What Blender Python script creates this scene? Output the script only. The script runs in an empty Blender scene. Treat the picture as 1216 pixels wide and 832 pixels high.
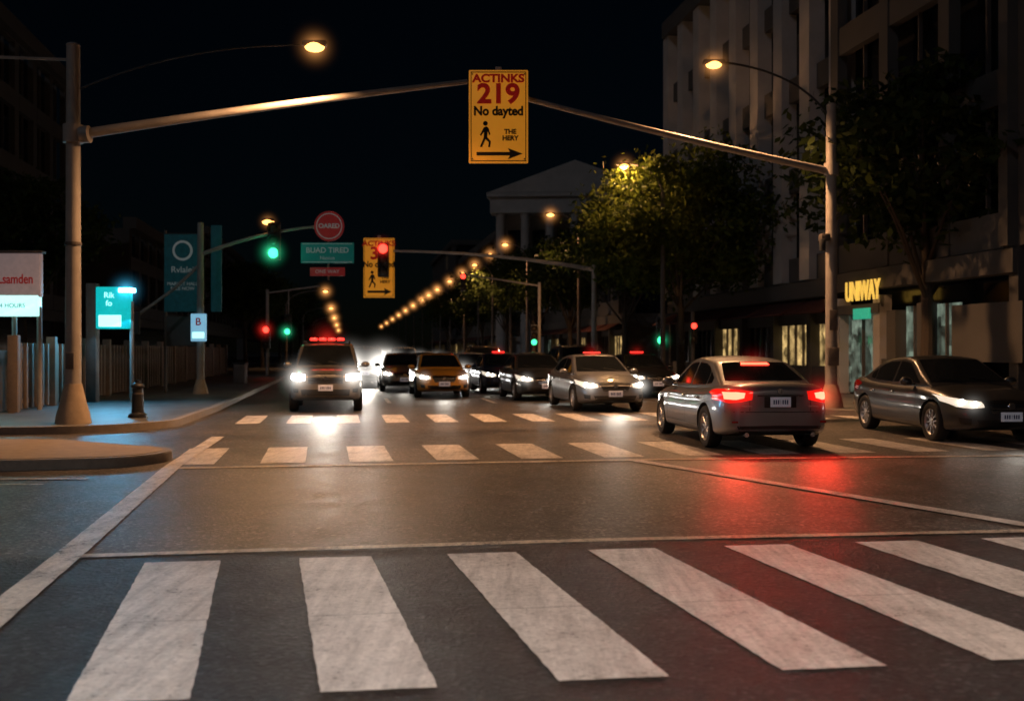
import bpy, bmesh, math, random
import numpy as np
from mathutils import Vector, Matrix
from mathutils.bvhtree import BVHTree
random.seed(7); np.random.seed(7)
scene=bpy.context.scene
COL=scene.collection
SL=-0.163                      # street heading: dx/dy
def S(off,y): return (off+SL*y, y)

# ------------------------------------------------------------------ materials
def newmat(name):
    m=bpy.data.materials.new(name); m.use_nodes=True
    nt=m.node_tree; nt.nodes.clear()
    out=nt.nodes.new('ShaderNodeOutputMaterial')
    b=nt.nodes.new('ShaderNodeBsdfPrincipled')
    nt.links.new(b.outputs[0],out.inputs[0])
    return m,nt,b,out
def N(nt,t,**k):
    n=nt.nodes.new(t)
    for a,v in k.items(): setattr(n,a,v)
    return n
def ramp(nt,src,stops,mode='LINEAR'):
    r=N(nt,'ShaderNodeValToRGB'); r.color_ramp.interpolation=mode
    e=r.color_ramp.elements
    while len(e)<len(stops): e.new(0.5)
    for i,(p,c) in enumerate(stops):
        e[i].position=p; e[i].color=c if len(c)==4 else (*c,1)
    nt.links.new(src,r.inputs[0]); return r
def noise(nt,vec,scale,detail=4,rough=0.6,dist=0.0):
    n=N(nt,'ShaderNodeTexNoise'); n.inputs['Scale'].default_value=scale
    n.inputs['Detail'].default_value=detail; n.inputs['Roughness'].default_value=rough
    n.inputs['Distortion'].default_value=dist
    nt.links.new(vec,n.inputs['Vector']); return n
def mixc(nt,f,a,b,blend='MIX'):
    m=N(nt,'ShaderNodeMix',data_type='RGBA',blend_type=blend)
    for s,v in ((m.inputs[0],f),(m.inputs[6],a),(m.inputs[7],b)):
        if hasattr(v,'is_output'): nt.links.new(v,s)
        elif isinstance(v,(int,float)): s.default_value=v
        else: s.default_value=(*v,1)
    return m.outputs[2]
def mth(nt,op,a,b=0.0,clamp=False):
    m=N(nt,'ShaderNodeMath',operation=op,use_clamp=clamp)
    for s,v in ((m.inputs[0],a),(m.inputs[1],b)):
        if hasattr(v,'is_output'): nt.links.new(v,s)
        else: s.default_value=v
    return m.outputs[0]
def simple(name,base,rough=0.5,metal=0.0,em=None,es=0.0,var=0.15,scale=6.0,coat=0.0,bump=0.0,spec=0.5):
    m,nt,b,out=newmat(name)
    tc=N(nt,'ShaderNodeTexCoord')
    n=noise(nt,tc.outputs['Object'],scale,5)
    lo=tuple(c*(1-var) for c in base); hi=tuple(min(1,c*(1+var)) for c in base)
    r=ramp(nt,n.outputs[0],[(0.3,lo),(0.7,hi)])
    nt.links.new(r.outputs[0],b.inputs['Base Color'])
    rr=N(nt,'ShaderNodeMapRange'); rr.inputs[3].default_value=max(0,rough*0.85); rr.inputs[4].default_value=min(1,rough*1.2)
    nt.links.new(n.outputs[0],rr.inputs[0]); nt.links.new(rr.outputs[0],b.inputs['Roughness'])
    b.inputs['Metallic'].default_value=metal
    b.inputs['Specular IOR Level'].default_value=spec
    b.inputs['Coat Weight'].default_value=coat; b.inputs['Coat Roughness'].default_value=0.06
    if em is not None:
        b.inputs['Emission Color'].default_value=(*em,1); b.inputs['Emission Strength'].default_value=es
    if bump>0:
        bp=N(nt,'ShaderNodeBump'); bp.inputs['Strength'].default_value=bump; bp.inputs['Distance'].default_value=0.02
        nt.links.new(n.outputs[0],bp.inputs['Height']); nt.links.new(bp.outputs[0],b.inputs['Normal'])
    return m
def asphalt_nodes(nt,b,paint=None):
    tc=N(nt,'ShaderNodeTexCoord'); P=tc.outputs['Object']
    big=noise(nt,P,0.45,6,0.65); mid=noise(nt,P,2.2,6,0.72); fine=noise(nt,P,30,6,0.85)
    vo=N(nt,'ShaderNodeTexVoronoi'); vo.inputs['Scale'].default_value=36; nt.links.new(P,vo.inputs['Vector'])
    dn=noise(nt,P,1.6,4,0.6)
    add=N(nt,'ShaderNodeVectorMath',operation='MULTIPLY_ADD')
    nt.links.new(dn.outputs[1],add.inputs[0]); add.inputs[1].default_value=(0.9,0.9,0.9); nt.links.new(P,add.inputs[2])
    vc=N(nt,'ShaderNodeTexVoronoi',feature='DISTANCE_TO_EDGE'); vc.inputs['Scale'].default_value=0.25
    nt.links.new(add.outputs[0],vc.inputs['Vector'])
    crack=ramp(nt,vc.outputs['Distance'],[(0.0,(1,1,1)),(0.003,(0.3,0.3,0.3)),(0.006,(0,0,0))]).outputs[0]
    sep=N(nt,'ShaderNodeSeparateXYZ'); nt.links.new(P,sep.inputs[0])
    jx=mth(nt,'ADD',sep.outputs[1],mth(nt,'ADD',mth(nt,'MULTIPLY',sep.outputs[0],-0.147),mth(nt,'MULTIPLY',dn.outputs[0],0.05)))
    jj=mth(nt,'ABSOLUTE',mth(nt,'SUBTRACT',mth(nt,'PINGPONG',mth(nt,'ADD',jx,-6.17),1.95),0.0))
    joint=ramp(nt,jj,[(0.0,(1,1,1)),(0.006,(0.4,0.4,0.4)),(0.012,(0,0,0))]).outputs[0]
    mr=N(nt,'ShaderNodeMapRange',interpolation_type='SMOOTHSTEP'); mr.inputs[1].default_value=8.0; mr.inputs[2].default_value=8.35
    yy=mth(nt,'SUBTRACT',sep.outputs[1],mth(nt,'MULTIPLY',sep.outputs[0],0.14))
    nt.links.new(yy,mr.inputs[0]); zone=mr.outputs[0]      # 0 = coarse blacktop, 1 = worn intersection
    colA=ramp(nt,big.outputs[0],[(0.3,(0.020,0.021,0.024)),(0.7,(0.042,0.042,0.045))]).outputs[0]
    colB=ramp(nt,big.outputs[0],[(0.3,(0.060,0.052,0.047)),(0.7,(0.125,0.105,0.092))]).outputs[0]
    col=mixc(nt,zone,colA,colB)
    sp=ramp(nt,vo.outputs['Color'],[(0.15,(0.25,0.25,0.25)),(0.7,(1.1,1.1,1.1)),(0.95,(3.4,3.4,3.4))]).outputs[0]
    fs=ramp(nt,fine.outputs[0],[(0.35,(0.55,0.55,0.55)),(0.65,(1.6,1.6,1.6))]).outputs[0]
    col=mixc(nt,0.85,col,sp,'MULTIPLY'); col=mixc(nt,0.8,col,fs,'MULTIPLY')
    md=ramp(nt,mid.outputs[0],[(0.3,(0.62,0.62,0.62)),(0.7,(1.3,1.3,1.3))]).outputs[0]
    col=mixc(nt,1.0,col,md,'MULTIPLY')
    mp=N(nt,'ShaderNodeMapping'); mp.inputs['Scale'].default_value=(1.3,0.10,1); mp.inputs['Rotation'].default_value=(0,0,-0.16); nt.links.new(P,mp.inputs['Vector'])
    tb=noise(nt,mp.outputs[0],1.0,5,0.6)
    tbr=ramp(nt,tb.outputs[0],[(0.35,(0.62,0.62,0.62)),(0.6,(1.1,1.1,1.1))]).outputs[0]
    col=mixc(nt,0.8,col,tbr,'MULTIPLY')
    col=mixc(nt,mth(nt,'MULTIPLY',crack,0.6),col,(0.012,0.012,0.012))
    col=mixc(nt,mth(nt,'MULTIPLY',joint,0.6),col,(0.012,0.012,0.012))
    h=mth(nt,'ADD',mth(nt,'MULTIPLY',vo.outputs['Distance'],1.2),mth(nt,'MULTIPLY',fine.outputs[0],1.8))
    h=mth(nt,'SUBTRACT',h,mth(nt,'MULTIPLY',crack,0.8))
    rg=N(nt,'ShaderNodeMapRange'); rg.inputs[1].default_value=0.3; rg.inputs[2].default_value=0.7
    nt.links.new(mid.outputs[0],rg.inputs[0])
    rA=mth(nt,'ADD',mth(nt,'MULTIPLY',rg.outputs[0],0.18),0.38)
    rB=mth(nt,'ADD',mth(nt,'MULTIPLY',rg.outputs[0],0.16),0.38)
    mx=N(nt,'ShaderNodeMix'); nt.links.new(zone,mx.inputs[0]); nt.links.new(rA,mx.inputs[2]); nt.links.new(rB,mx.inputs[3])
    rough=mx.outputs[0]
    bs=mth(nt,'SUBTRACT',1.0,mth(nt,'MULTIPLY',zone,0.75))
    if paint:
        w1=noise(nt,P,2.2,10,0.78); w2=noise(nt,P,20,6,0.85)
        w=mth(nt,'ADD',mth(nt,'MULTIPLY',w1.outputs[0],0.45),mth(nt,'MULTIPLY',w2.outputs[0],0.55))
        mask=ramp(nt,w,[(paint[1]-0.04,(0,0,0)),(paint[1]+0.02,(1,1,1))]).outputs[0]
        mask=mixc(nt,mth(nt,'MULTIPLY',joint,0.7),mask,(0.1,0.1,0.1))
        m2=N(nt,'ShaderNodeMapping'); m2.inputs['Scale'].default_value=(9,0.8,1); m2.inputs['Rotation'].default_value=(0,0,-0.235); nt.links.new(P,m2.inputs['Vector'])
        gr=noise(nt,m2.outputs[0],1.2,8,0.7)
        pc=ramp(nt,gr.outputs[0],[(0.30,tuple(c*0.60 for c in paint[0])),(0.58,paint[0])]).outputs[0]
        pc=mixc(nt,0.8,pc,ramp(nt,mid.outputs[0],[(0.3,(0.65,0.64,0.63)),(0.6,(1,1,1))]).outputs[0],'MULTIPLY')
        pc=mixc(nt,0.5,pc,ramp(nt,vo.outputs['Color'],[(0.1,(0.6,0.6,0.6)),(0.5,(1,1,1))]).outputs[0],'MULTIPLY')
        pc=mixc(nt,0.3,pc,fs,'MULTIPLY')
        col=mixc(nt,mask,col,pc)
        mx2=N(nt,'ShaderNodeMix'); nt.links.new(mask,mx2.inputs[0]); nt.links.new(rough,mx2.inputs[2]); mx2.inputs[3].default_value=0.42
        rough=mx2.outputs[0]
        h=mth(nt,'ADD',h,mth(nt,'MULTIPLY',mask,0.5)); bs=0.5
    nt.links.new(col,b.inputs['Base Color']); nt.links.new(rough,b.inputs['Roughness'])
    bp=N(nt,'ShaderNodeBump'); bp.inputs['Distance'].default_value=0.012
    if hasattr(bs,'is_output'): nt.links.new(bs,bp.inputs['Strength'])
    else: bp.inputs['Strength'].default_value=bs
    nt.links.new(h,bp.inputs['Height']); nt.links.new(bp.outputs[0],b.inputs['Normal'])
def mat_asphalt():
    m,nt,b,o=newmat('asphalt'); asphalt_nodes(nt,b); return m
def mat_paint(name,c,wear):
    m,nt,b,o=newmat(name); asphalt_nodes(nt,b,(c,wear)); return m
def mat_pavement():
    m,nt,b,o=newmat('pavement_concrete'); tc=N(nt,'ShaderNodeTexCoord'); P=tc.outputs['Object']
    n=noise(nt,P,1.2,6); f=noise(nt,P,40,3)
    br=N(nt,'ShaderNodeTexBrick'); br.offset=0; br.inputs['Scale'].default_value=1.0
    br.inputs['Brick Width'].default_value=1.5; br.inputs['Row Height'].default_value=1.5; br.inputs['Mortar Size'].default_value=0.012
    br.inputs['Color1'].default_value=(1,1,1,1); br.inputs['Color2'].default_value=(.85,.85,.85,1); br.inputs['Mortar'].default_value=(.25,.25,.25,1)
    nt.links.new(P,br.inputs['Vector'])
    c=ramp(nt,n.outputs[0],[(0.3,(0.09,0.09,0.09)),(0.7,(0.18,0.17,0.16))]).outputs[0]
    c=mixc(nt,1.0,c,br.outputs[0],'MULTIPLY'); nt.links.new(c,b.inputs['Base Color'])
    b.inputs['Roughness'].default_value=0.5
    bp=N(nt,'ShaderNodeBump'); bp.inputs['Strength'].default_value=0.25; bp.inputs['Distance'].default_value=0.01
    nt.links.new(f.outputs[0],bp.inputs['Height']); nt.links.new(bp.outputs[0],b.inputs['Normal'])
    return m
def mat_leaf(name,dark,light):
    m,nt,b,o=newmat(name); tc=N(nt,'ShaderNodeTexCoord')
    g=N(nt,'ShaderNodeNewGeometry'); n=noise(nt,tc.outputs['Object'],0.9,3)
    f=mth(nt,'ADD',mth(nt,'MULTIPLY',g.outputs['Random Per Island'],0.6),mth(nt,'MULTIPLY',n.outputs[0],0.5))
    c=ramp(nt,f,[(0.2,dark),(0.85,light)]).outputs[0]
    nt.links.new(c,b.inputs['Base Color']); b.inputs['Roughness'].default_value=0.7; b.inputs['Specular IOR Level'].default_value=0.2
    tr=N(nt,'ShaderNodeBsdfTranslucent'); nt.links.new(c,tr.inputs[0])
    mx=N(nt,'ShaderNodeMixShader'); mx.inputs[0].default_value=0.4
    nt.links.new(b.outputs[0],mx.inputs[1]); nt.links.new(tr.outputs[0],mx.inputs[2]); nt.links.new(mx.outputs[0],o.inputs[0])
    return m
def mat_bloom(name,col,k):  # emission-only volume fading from the centre, imitates lens bloom
    m=bpy.data.materials.new(name); m.use_nodes=True; nt=m.node_tree; nt.nodes.clear()
    out=N(nt,'ShaderNodeOutputMaterial'); e=N(nt,'ShaderNodeEmission'); e.inputs[0].default_value=(*col,1)
    tc=N(nt,'ShaderNodeTexCoord'); ln=N(nt,'ShaderNodeVectorMath',operation='LENGTH'); nt.links.new(tc.outputs['Object'],ln.inputs[0])
    v=mth(nt,'SUBTRACT',1.0,ln.outputs['Value'],True)
    v=mth(nt,'ADD',mth(nt,'POWER',v,6.0),mth(nt,'MULTIPLY',mth(nt,'POWER',v,2.8),0.045)); v=mth(nt,'MULTIPLY',v,k); nt.links.new(v,e.inputs[1])
    nt.links.new(e.outputs[0],out.inputs['Volume']); return m

M={}
M['asphalt']=mat_asphalt()
M['white']=mat_paint('road_paint_white',(0.86,0.82,0.79),0.42)
M['white_far']=mat_paint('road_paint_white_worn',(0.76,0.69,0.63),0.44)
M['line']=mat_paint('road_paint_line',(0.70,0.58,0.44),0.46)
M['pave']=mat_pavement()
M['kerb']=simple('kerb_concrete',(0.24,0.205,0.17),0.7,bump=0.2,scale=9)
M['soil']=simple('ground_soil',(0.05,0.05,0.045),0.9)
M['pole']=simple('galvanised_steel',(0.34,0.31,0.28),0.65,0.25,scale=3)
M['poledark']=simple('dark_pole_steel',(0.12,0.10,0.09),0.55,0.3)
M['plinth']=simple('pole_plinth_concrete',(0.36,0.28,0.20),0.8,bump=0.3)
M['black']=simple('black_plastic',(0.012,0.012,0.013),0.45)
M['rubber']=simple('tyre_rubber',(0.018,0.018,0.018),0.8,bump=0.1,scale=30)
M['rim']=simple('alloy_rim',(0.42,0.42,0.44),0.35,0.8)
M['chrome']=simple('chrome_trim',(0.6,0.6,0.62),0.2,1.0,var=0.05)
M['glass']=simple('tinted_glass',(0.010,0.012,0.014),0.06,0.0,var=0.2,spec=0.6)
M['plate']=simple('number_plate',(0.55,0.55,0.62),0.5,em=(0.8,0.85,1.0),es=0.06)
M['plate_txt']=simple('plate_characters',(0.03,0.04,0.12),0.5)
M['bark']=simple('bark',(0.06,0.045,0.032),0.9,bump=0.6,scale=14)
M['leafA']=mat_leaf('foliage_lit',(0.030,0.050,0.006),(0.12,0.145,0.02))  # lamplight put into the leaf colour: brighter yellow-green
M['leafB']=mat_leaf('foliage_dark',(0.014,0.028,0.006),(0.055,0.075,0.016))  # darker copy of the leaf colour for trees meant to look unlit
M['housing']=simple('signal_housing',(0.03,0.03,0.03),0.5)
M['yellow']=simple('sign_amber_sheet',(0.74,0.31,0.025),0.5,em=(1.0,0.36,0.025),es=0.30,var=0.18,scale=2.2)  # slight emission stands in for headlight thrown back by the sheet
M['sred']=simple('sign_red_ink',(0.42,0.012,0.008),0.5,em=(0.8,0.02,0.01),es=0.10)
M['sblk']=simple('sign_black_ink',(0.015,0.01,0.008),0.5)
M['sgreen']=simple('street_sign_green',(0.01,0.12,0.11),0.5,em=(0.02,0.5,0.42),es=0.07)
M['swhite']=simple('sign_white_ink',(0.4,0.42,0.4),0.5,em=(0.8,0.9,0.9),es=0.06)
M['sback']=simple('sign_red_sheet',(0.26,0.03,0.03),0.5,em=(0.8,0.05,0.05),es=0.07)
M['teal']=simple('banner_teal',(0.02,0.10,0.12),0.7,var=0.3,em=(0.05,0.5,0.6),es=0.014)
M['tealLit']=simple('lightbox_teal',(0.02,0.3,0.35),0.4,em=(0.0,0.60,0.62),es=0.75,var=0.3)
M['whiteLit']=simple('lightbox_white',(0.7,0.8,0.8),0.4,em=(0.45,1.0,0.92),es=1.4)
M['boardw']=simple('board_white',(0.50,0.42,0.42),0.6,em=(1,0.75,0.75),es=0.10)
M['blueLamp']=simple('blue_lamp',(0.3,0.7,1),0.4,em=(0.16,0.65,1.0),es=12)
M['lampE']=simple('sodium_lamp_lens',(1,0.7,0.4),0.4,em=(1.0,0.42,0.10),es=4.5)
M['lampW']=simple('warm_lamp_lens',(1,0.8,0.6),0.4,em=(1.0,0.70,0.45),es=20)
M['sigG']=simple('signal_green_lens',(0.05,0.9,0.6),0.4,em=(0.06,1.0,0.36),es=2.4)
M['sigR']=simple('signal_red_lens',(0.9,0.05,0.03),0.4,em=(1.0,0.035,0.02),es=5)
M['lensoff']=simple('signal_lens_off',(0.04,0.03,0.02),0.3)
M['headOn']=simple('headlamp_lit',(1,1,1),0.3,em=(1.0,0.92,0.78),es=24)
M['headHi']=simple('headlamp_full_beam',(1,1,1),0.3,em=(0.95,0.97,1.0),es=70)
M['headGlow']=simple('headlamp_reflector_lit',(0.5,0.5,0.5),0.2,em=(1.0,0.86,0.68),es=0.8,var=0.4,scale=20)
M['headGlowHi']=simple('headlamp_reflector_bright',(0.5,0.5,0.5),0.2,em=(0.9,0.95,1.0),es=6,var=0.4,scale=20)
M['headOff']=simple('headlamp_glass',(0.30,0.31,0.33),0.12,0.4)
M['tailOn']=simple('brake_lamp_lit',(0.9,0.05,0.03),0.3,em=(1.0,0.05,0.028),es=14)
M['tailMid']=simple('tail_lamp_glow',(0.5,0.01,0.01),0.15,em=(1.0,0.012,0.006),es=0.8,var=0.4,scale=25)
M['tailOff']=simple('tail_lamp_plastic',(0.22,0.008,0.008),0.15)
M['brakeBar']=simple('brake_bar_lit',(0.9,0.05,0.03),0.3,em=(1.0,0.05,0.025),es=9)
M['redRoof']=simple('roof_lamp_red',(0.9,0.05,0.03),0.3,em=(1.0,0.025,0.02),es=3.5)
M['fence']=simple('fence_painted',(0.22,0.17,0.13),0.7)
M['wallL']=simple('wall_render',(0.09,0.083,0.077),0.85,scale=1.0)
M['stone']=simple('stone_fins',(0.45,0.43,0.41),0.8,scale=0.8,bump=0.15)
M['stoneD']=simple('stone_dark',(0.085,0.080,0.075),0.8,scale=0.8,bump=0.1)
M['stoneW']=simple('limestone',(0.42,0.41,0.39),0.8,scale=0.8)
M['winD']=simple('window_dark_glass',(0.012,0.014,0.018),0.12,spec=0.5)
def mat_shop(name,c,es):
    m,nt,b,o=newmat(name); tc=N(nt,'ShaderNodeTexCoord')
    mp=N(nt,'ShaderNodeMapping'); mp.inputs['Scale'].default_value=(1.6,1.6,0.9); nt.links.new(tc.outputs['Object'],mp.inputs['Vector'])
    v=N(nt,'ShaderNodeTexVoronoi',distance='CHEBYCHEV'); v.inputs['Scale'].default_value=1.7; nt.links.new(mp.outputs[0],v.inputs['Vector'])
    bw=N(nt,'ShaderNodeRGBToBW'); nt.links.new(v.outputs['Color'],bw.inputs[0])
    n=noise(nt,tc.outputs['Object'],2.3,4)
    r=ramp(nt,n.outputs[0],[(0.35,tuple(x*0.10 for x in c)),(0.7,c)])
    g=ramp(nt,bw.outputs[0],[(0.3,(0.12,0.12,0.12)),(0.8,(1,1,1))])
    r2=mixc(nt,0.9,r.outputs[0],g.outputs[0],'MULTIPLY')
    b.inputs['Base Color'].default_value=(0.02,0.02,0.02,1); b.inputs['Roughness'].default_value=0.1
    nt.links.new(r2,b.inputs['Emission Color']); b.inputs['Emission Strength'].default_value=es; return m
M['shopW']=mat_shop('shop_interior_warm',(1.0,0.66,0.25),1.3)
M['shopC']=mat_shop('shop_interior_cool',(0.60,0.78,0.60),0.40)
M['winLit']=mat_shop('window_lit',(1.0,0.7,0.4),0.4)
M['signY']=simple('shop_letters_amber',(0.9,0.7,0.1),0.5,em=(1.0,0.58,0.10),es=0.8,var=0.5,scale=5)
M['signG']=simple('shop_sign_green',(0.05,0.5,0.3),0.5,em=(0.05,0.8,0.5),es=0.35)
M['awning']=simple('awning_red',(0.07,0.015,0.012),0.8)

# ------------------------------------------------------------------ mesh builder
class MB:
    def __init__(s): s.v=[];s.f=[];s.mi=[];s.sm=[];s.mats=[]
    def idx(s,m):
        if m not in s.mats: s.mats.append(m)
        return s.mats.index(m)
    def add(s,vs,fs,m,smooth=False):
        o=len(s.v); s.v+= [tuple(v) for v in vs]; k=s.idx(m)
        for f in fs: s.f.append([i+o for i in f]); s.mi.append(k); s.sm.append(smooth)
    def box(s,c,d,m,bev=0.0,rz=0.0,rx=0.0,ry=0.0,seg=2):
        bm=bmesh.new(); bmesh.ops.create_cube(bm,size=1.0)
        bmesh.ops.scale(bm,vec=d,verts=bm.verts)
        if bev>0: bmesh.ops.bevel(bm,geom=list(bm.edges),offset=bev,segments=seg,affect='EDGES',profile=0.5)
        mt=Matrix.Translation(c)@Matrix.Rotation(rz,4,'Z')@Matrix.Rotation(ry,4,'Y')@Matrix.Rotation(rx,4,'X')
        bmesh.ops.transform(bm,matrix=mt,verts=bm.verts)
        bm.verts.index_update()
        s.add([v.co[:] for v in bm.verts],[[v.index for v in f.verts] for f in bm.faces],m,bev>0); bm.free()
    def ball(s,c,r,m,u=16,w=10):
        bm=bmesh.new(); bmesh.ops.create_uvsphere(bm,u_segments=u,v_segments=w,radius=1.0)
        if isinstance(r,(int,float)): r=(r,r,r)
        bmesh.ops.scale(bm,vec=r,verts=bm.verts); bmesh.ops.translate(bm,vec=c,verts=bm.verts); bm.verts.index_update()
        s.add([v.co[:] for v in bm.verts],[[v.index for v in f.verts] for f in bm.faces],m,True); bm.free()
    def tube(s,pts,r,m,seg=12,cap=True):
        pts=[Vector(p) for p in pts]; n=len(pts)
        if isinstance(r,(int,float)): r=[r]*n
        vs=[];up=None
        for i,p in enumerate(pts):
            t=(pts[min(i+1,n-1)]-pts[max(i-1,0)]).normalized()
            if up is None: up=Vector((0,0,1)) if abs(t.z)<0.9 else Vector((1,0,0))
            a=t.cross(up).normalized(); b=a.cross(t).normalized(); up=b
            for k in range(seg):
                q=2*math.pi*k/seg; vs.append(p+(a*math.cos(q)+b*math.sin(q))*r[i])
        fs=[]
        for i in range(n-1):
            for k in range(seg):
                k2=(k+1)%seg; fs.append([i*seg+k,i*seg+k2,(i+1)*seg+k2,(i+1)*seg+k])
        if cap: fs.append(list(range(seg))[::-1]); fs.append([(n-1)*seg+k for k in range(seg)])
        s.add(vs,fs,m,True)
    def prism(s,poly,z0,z1,m,mside=None):
        n=len(poly); mside=mside or m
        s.add([(x,y,z1) for x,y in poly],[list(range(n))],m)
        s.add([(x,y,z0) for x,y in poly]+[(x,y,z1) for x,y in poly],[[i,(i+1)%n,n+(i+1)%n,n+i] for i in range(n)],mside)
    def build(s,name,parent=None,loc=(0,0,0),rz=0.0,angle=35):
        me=bpy.data.meshes.new(name); me.from_pydata(s.v,[],s.f)
        for m in s.mats: me.materials.append(m)
        me.polygons.foreach_set('material_index',s.mi); me.polygons.foreach_set('use_smooth',s.sm)
        me.update(); me.set_sharp_from_angle(angle=math.radians(angle))
        return inst(name,me,parent,loc,rz)
def inst(name,me,parent=None,loc=(0,0,0),rz=0.0):
    o=bpy.data.objects.new(name,me); COL.objects.link(o); o.location=loc; o.rotation_euler=(0,0,rz)
    if parent: o.parent=parent
    return o
def empty(name,loc=(0,0,0),rz=0.0):
    o=bpy.data.objects.new(name,None); COL.objects.link(o); o.location=loc; o.rotation_euler=(0,0,rz); o.empty_display_size=0.3; return o
def text(name,body,size,loc,m,parent,rz=0.0,bold=0.0,sx=1.0,ext=0.002):
    c=bpy.data.curves.new(name,'FONT'); c.body=body; c.size=size; c.align_x='CENTER'; c.align_y='CENTER'
    c.extrude=ext; c.bevel_depth=bold; c.bevel_resolution=1; c.materials.append(m)
    o=bpy.data.objects.new(name,c); COL.objects.link(o); o.location=loc; o.rotation_euler=(math.pi/2,0,rz); o.scale=(sx,1,1)
    o.parent=parent; return o
def light(name,kind,loc,energy,col,parent=None,radius=0.1,target=None,angle=150,blend=0.6,size=None):
    l=bpy.data.lights.new(name,kind); l.energy=energy; l.color=col
    if kind in('POINT','SPOT'): l.shadow_soft_size=radius
    if kind=='SPOT': l.spot_size=math.radians(angle); l.spot_blend=blend
    if kind=='AREA': l.shape='RECTANGLE'; l.size,l.size_y=size
    o=bpy.data.objects.new(name,l); COL.objects.link(o); o.location=loc
    if target is not None:
        d=Vector(target)-Vector(loc); o.rotation_euler=d.to_track_quat('-Z','Y').to_euler()
    if parent: o.parent=parent
    return o
BLOOM={}
HC={'sod':(1,0.40,0.11),'white':(1,0.93,0.84),'red':(1,0.03,0.02),'grn':(0.05,1,0.42),'blue':(0.08,0.6,1)}
def add_bloom(parent,loc,R,kind,k):  # glowing ball added round a lamp to imitate bloom, no mist in the air
    key=(kind,k)
    if key not in BLOOM:
        b=MB(); b.ball((0,0,0),1.0,mat_bloom('bloom_'+kind,HC[kind],k),24,16); t=b.build('tmp'); BLOOM[key]=t.data; bpy.data.objects.remove(t)
    o=inst('added_bloom',BLOOM[key],parent,loc); o.scale=(R,R,R); return o

# ------------------------------------------------------------------ ground, roads
g=MB(); g.add([(-400,-150,-0.03),(400,-150,-0.03),(400,900,-0.03),(-400,900,-0.03)],[[0,1,2,3]],M['soil']); g.build('ground')
g=MB(); g.add([(-60,-30,0),(60,-30,0),(60,26,0),(12,26,0),(12+SL*500,526,0),(-5+SL*500,526,0),(-8,26,0),(-60,26,0)],[[0,1,2,3,4,5,6,7]],M['asphalt']); g.build('road')
def jitter_quad(mb,pts,z,m,step=0.05,j=0.004):
    vs=[]
    n=len(pts)
    for i in range(n):
        a=Vector(pts[i]);b=Vector(pts[(i+1)%n]); L=(b-a).length; k=max(1,int(L/step))
        nn=Vector((-(b-a).y,(b-a).x)).normalized()
        for q in range(k):
            p=a.lerp(b,q/k)+nn*random.uniform(-j,j); vs.append((p.x,p.y,z))
    mb.add(vs,[list(range(len(vs)))],m)
cw=MB()
for i in range(0,12):
    x,y=-2.68+1.09*i,7.48+0.16*i
    jitter_quad(cw,[(x,y),(x+0.72,y-3.0),(x+0.72+0.53,y-3.0+0.07),(x+0.53,y+0.07)],0.004,M['white'])
cw.build('crosswalk')
cw=MB()
for i in range(-1,15):
    x,y=-3.88+1.2*i,16.35+0.2*i
    jitter_quad(cw,[(x,y),(x+0.42,y-2.3),(x+0.42+0.60,y-2.3+0.1),(x+0.60,y+0.1)],0.004,M['white_far'],0.2)
cw.build('crosswalk')
cw=MB()
for i in range(0,18):
    x,y=-6.3+1.05*i,24.3+0.12*i
    jitter_quad(cw,[(x,y),(x+0.45,y-2.7),(x+0.95,y-2.6),(x+0.5,y+0.05)],0.004,M['white_far'],0.3)
cw.build('crosswalk')
def line(mb,pts,w,m,z=0.004,j=0.004):
    L=[];R=[]
    P=[Vector(p) for p in pts]; Q=[]
    for a,b in zip(P,P[1:]):
        k=max(1,int((b-a).length/0.12))
        for i in range(k): Q.append(a.lerp(b,i/k))
    Q.append(P[-1])
    for i,p in enumerate(Q):
        t=(Q[min(i+1,len(Q)-1)]-Q[max(i-1,0)]).normalized(); n=Vector((-t.y,t.x))
        L.append(p+n*(w/2+random.uniform(-j,j))); R.append(p-n*(w/2+random.uniform(-j,j)))
    vs=[(*p,z) for p in L]+[(*p,z) for p in R]; n=len(Q)
    mb.add(vs,[[i,n+i,n+i+1,i+1] for i in range(n-1)],m)
ln=MB()
line(ln,[(-3.28,7.70),(0.84,8.38),(4.4,8.78),(9,9.2)],0.13,M['line'],0.008)
ln.build('stop_line')
ln=MB()
line(ln,[(-4.6,13.42),(1.9,14.5),(7.5,15.05),(14,15.6)],0.16,M['line'],0.008)
ln.build('stop_line')
ln=MB()
line(ln,[(-5.25,18.3),(-4.55,13.8),(-3.42,8.1),(-2.75,4.6),(-2.4,2.6)],0.22,M['white_far'],0.012)
line(ln,[(1.75,14.35),(4.4,9.35),(5.2,7.9)],0.20,M['white_far'],0.012)
line(ln,[(-7.6,12.25),(-5.1,12.3)],0.10,M['line'],0.012)
line(ln,[(-7.6,11.7),(-5.4,11.8)],0.06,M['line'],0.012)
for off in (1.3,4.4,7.6):
    y=30
    while y<170:
        line(ln,[S(off,y),S(off,y+3)],0.12,M['white_far'],0.012); y+=9
ln.build('lane_markings')
def arc(c,r,a0,a1,n=8): return [(c[0]+r*math.cos(math.radians(a0+(a1-a0)*i/n)),c[1]+r*math.sin(math.radians(a0+(a1-a0)*i/n))) for i in range(n+1)]
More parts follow.
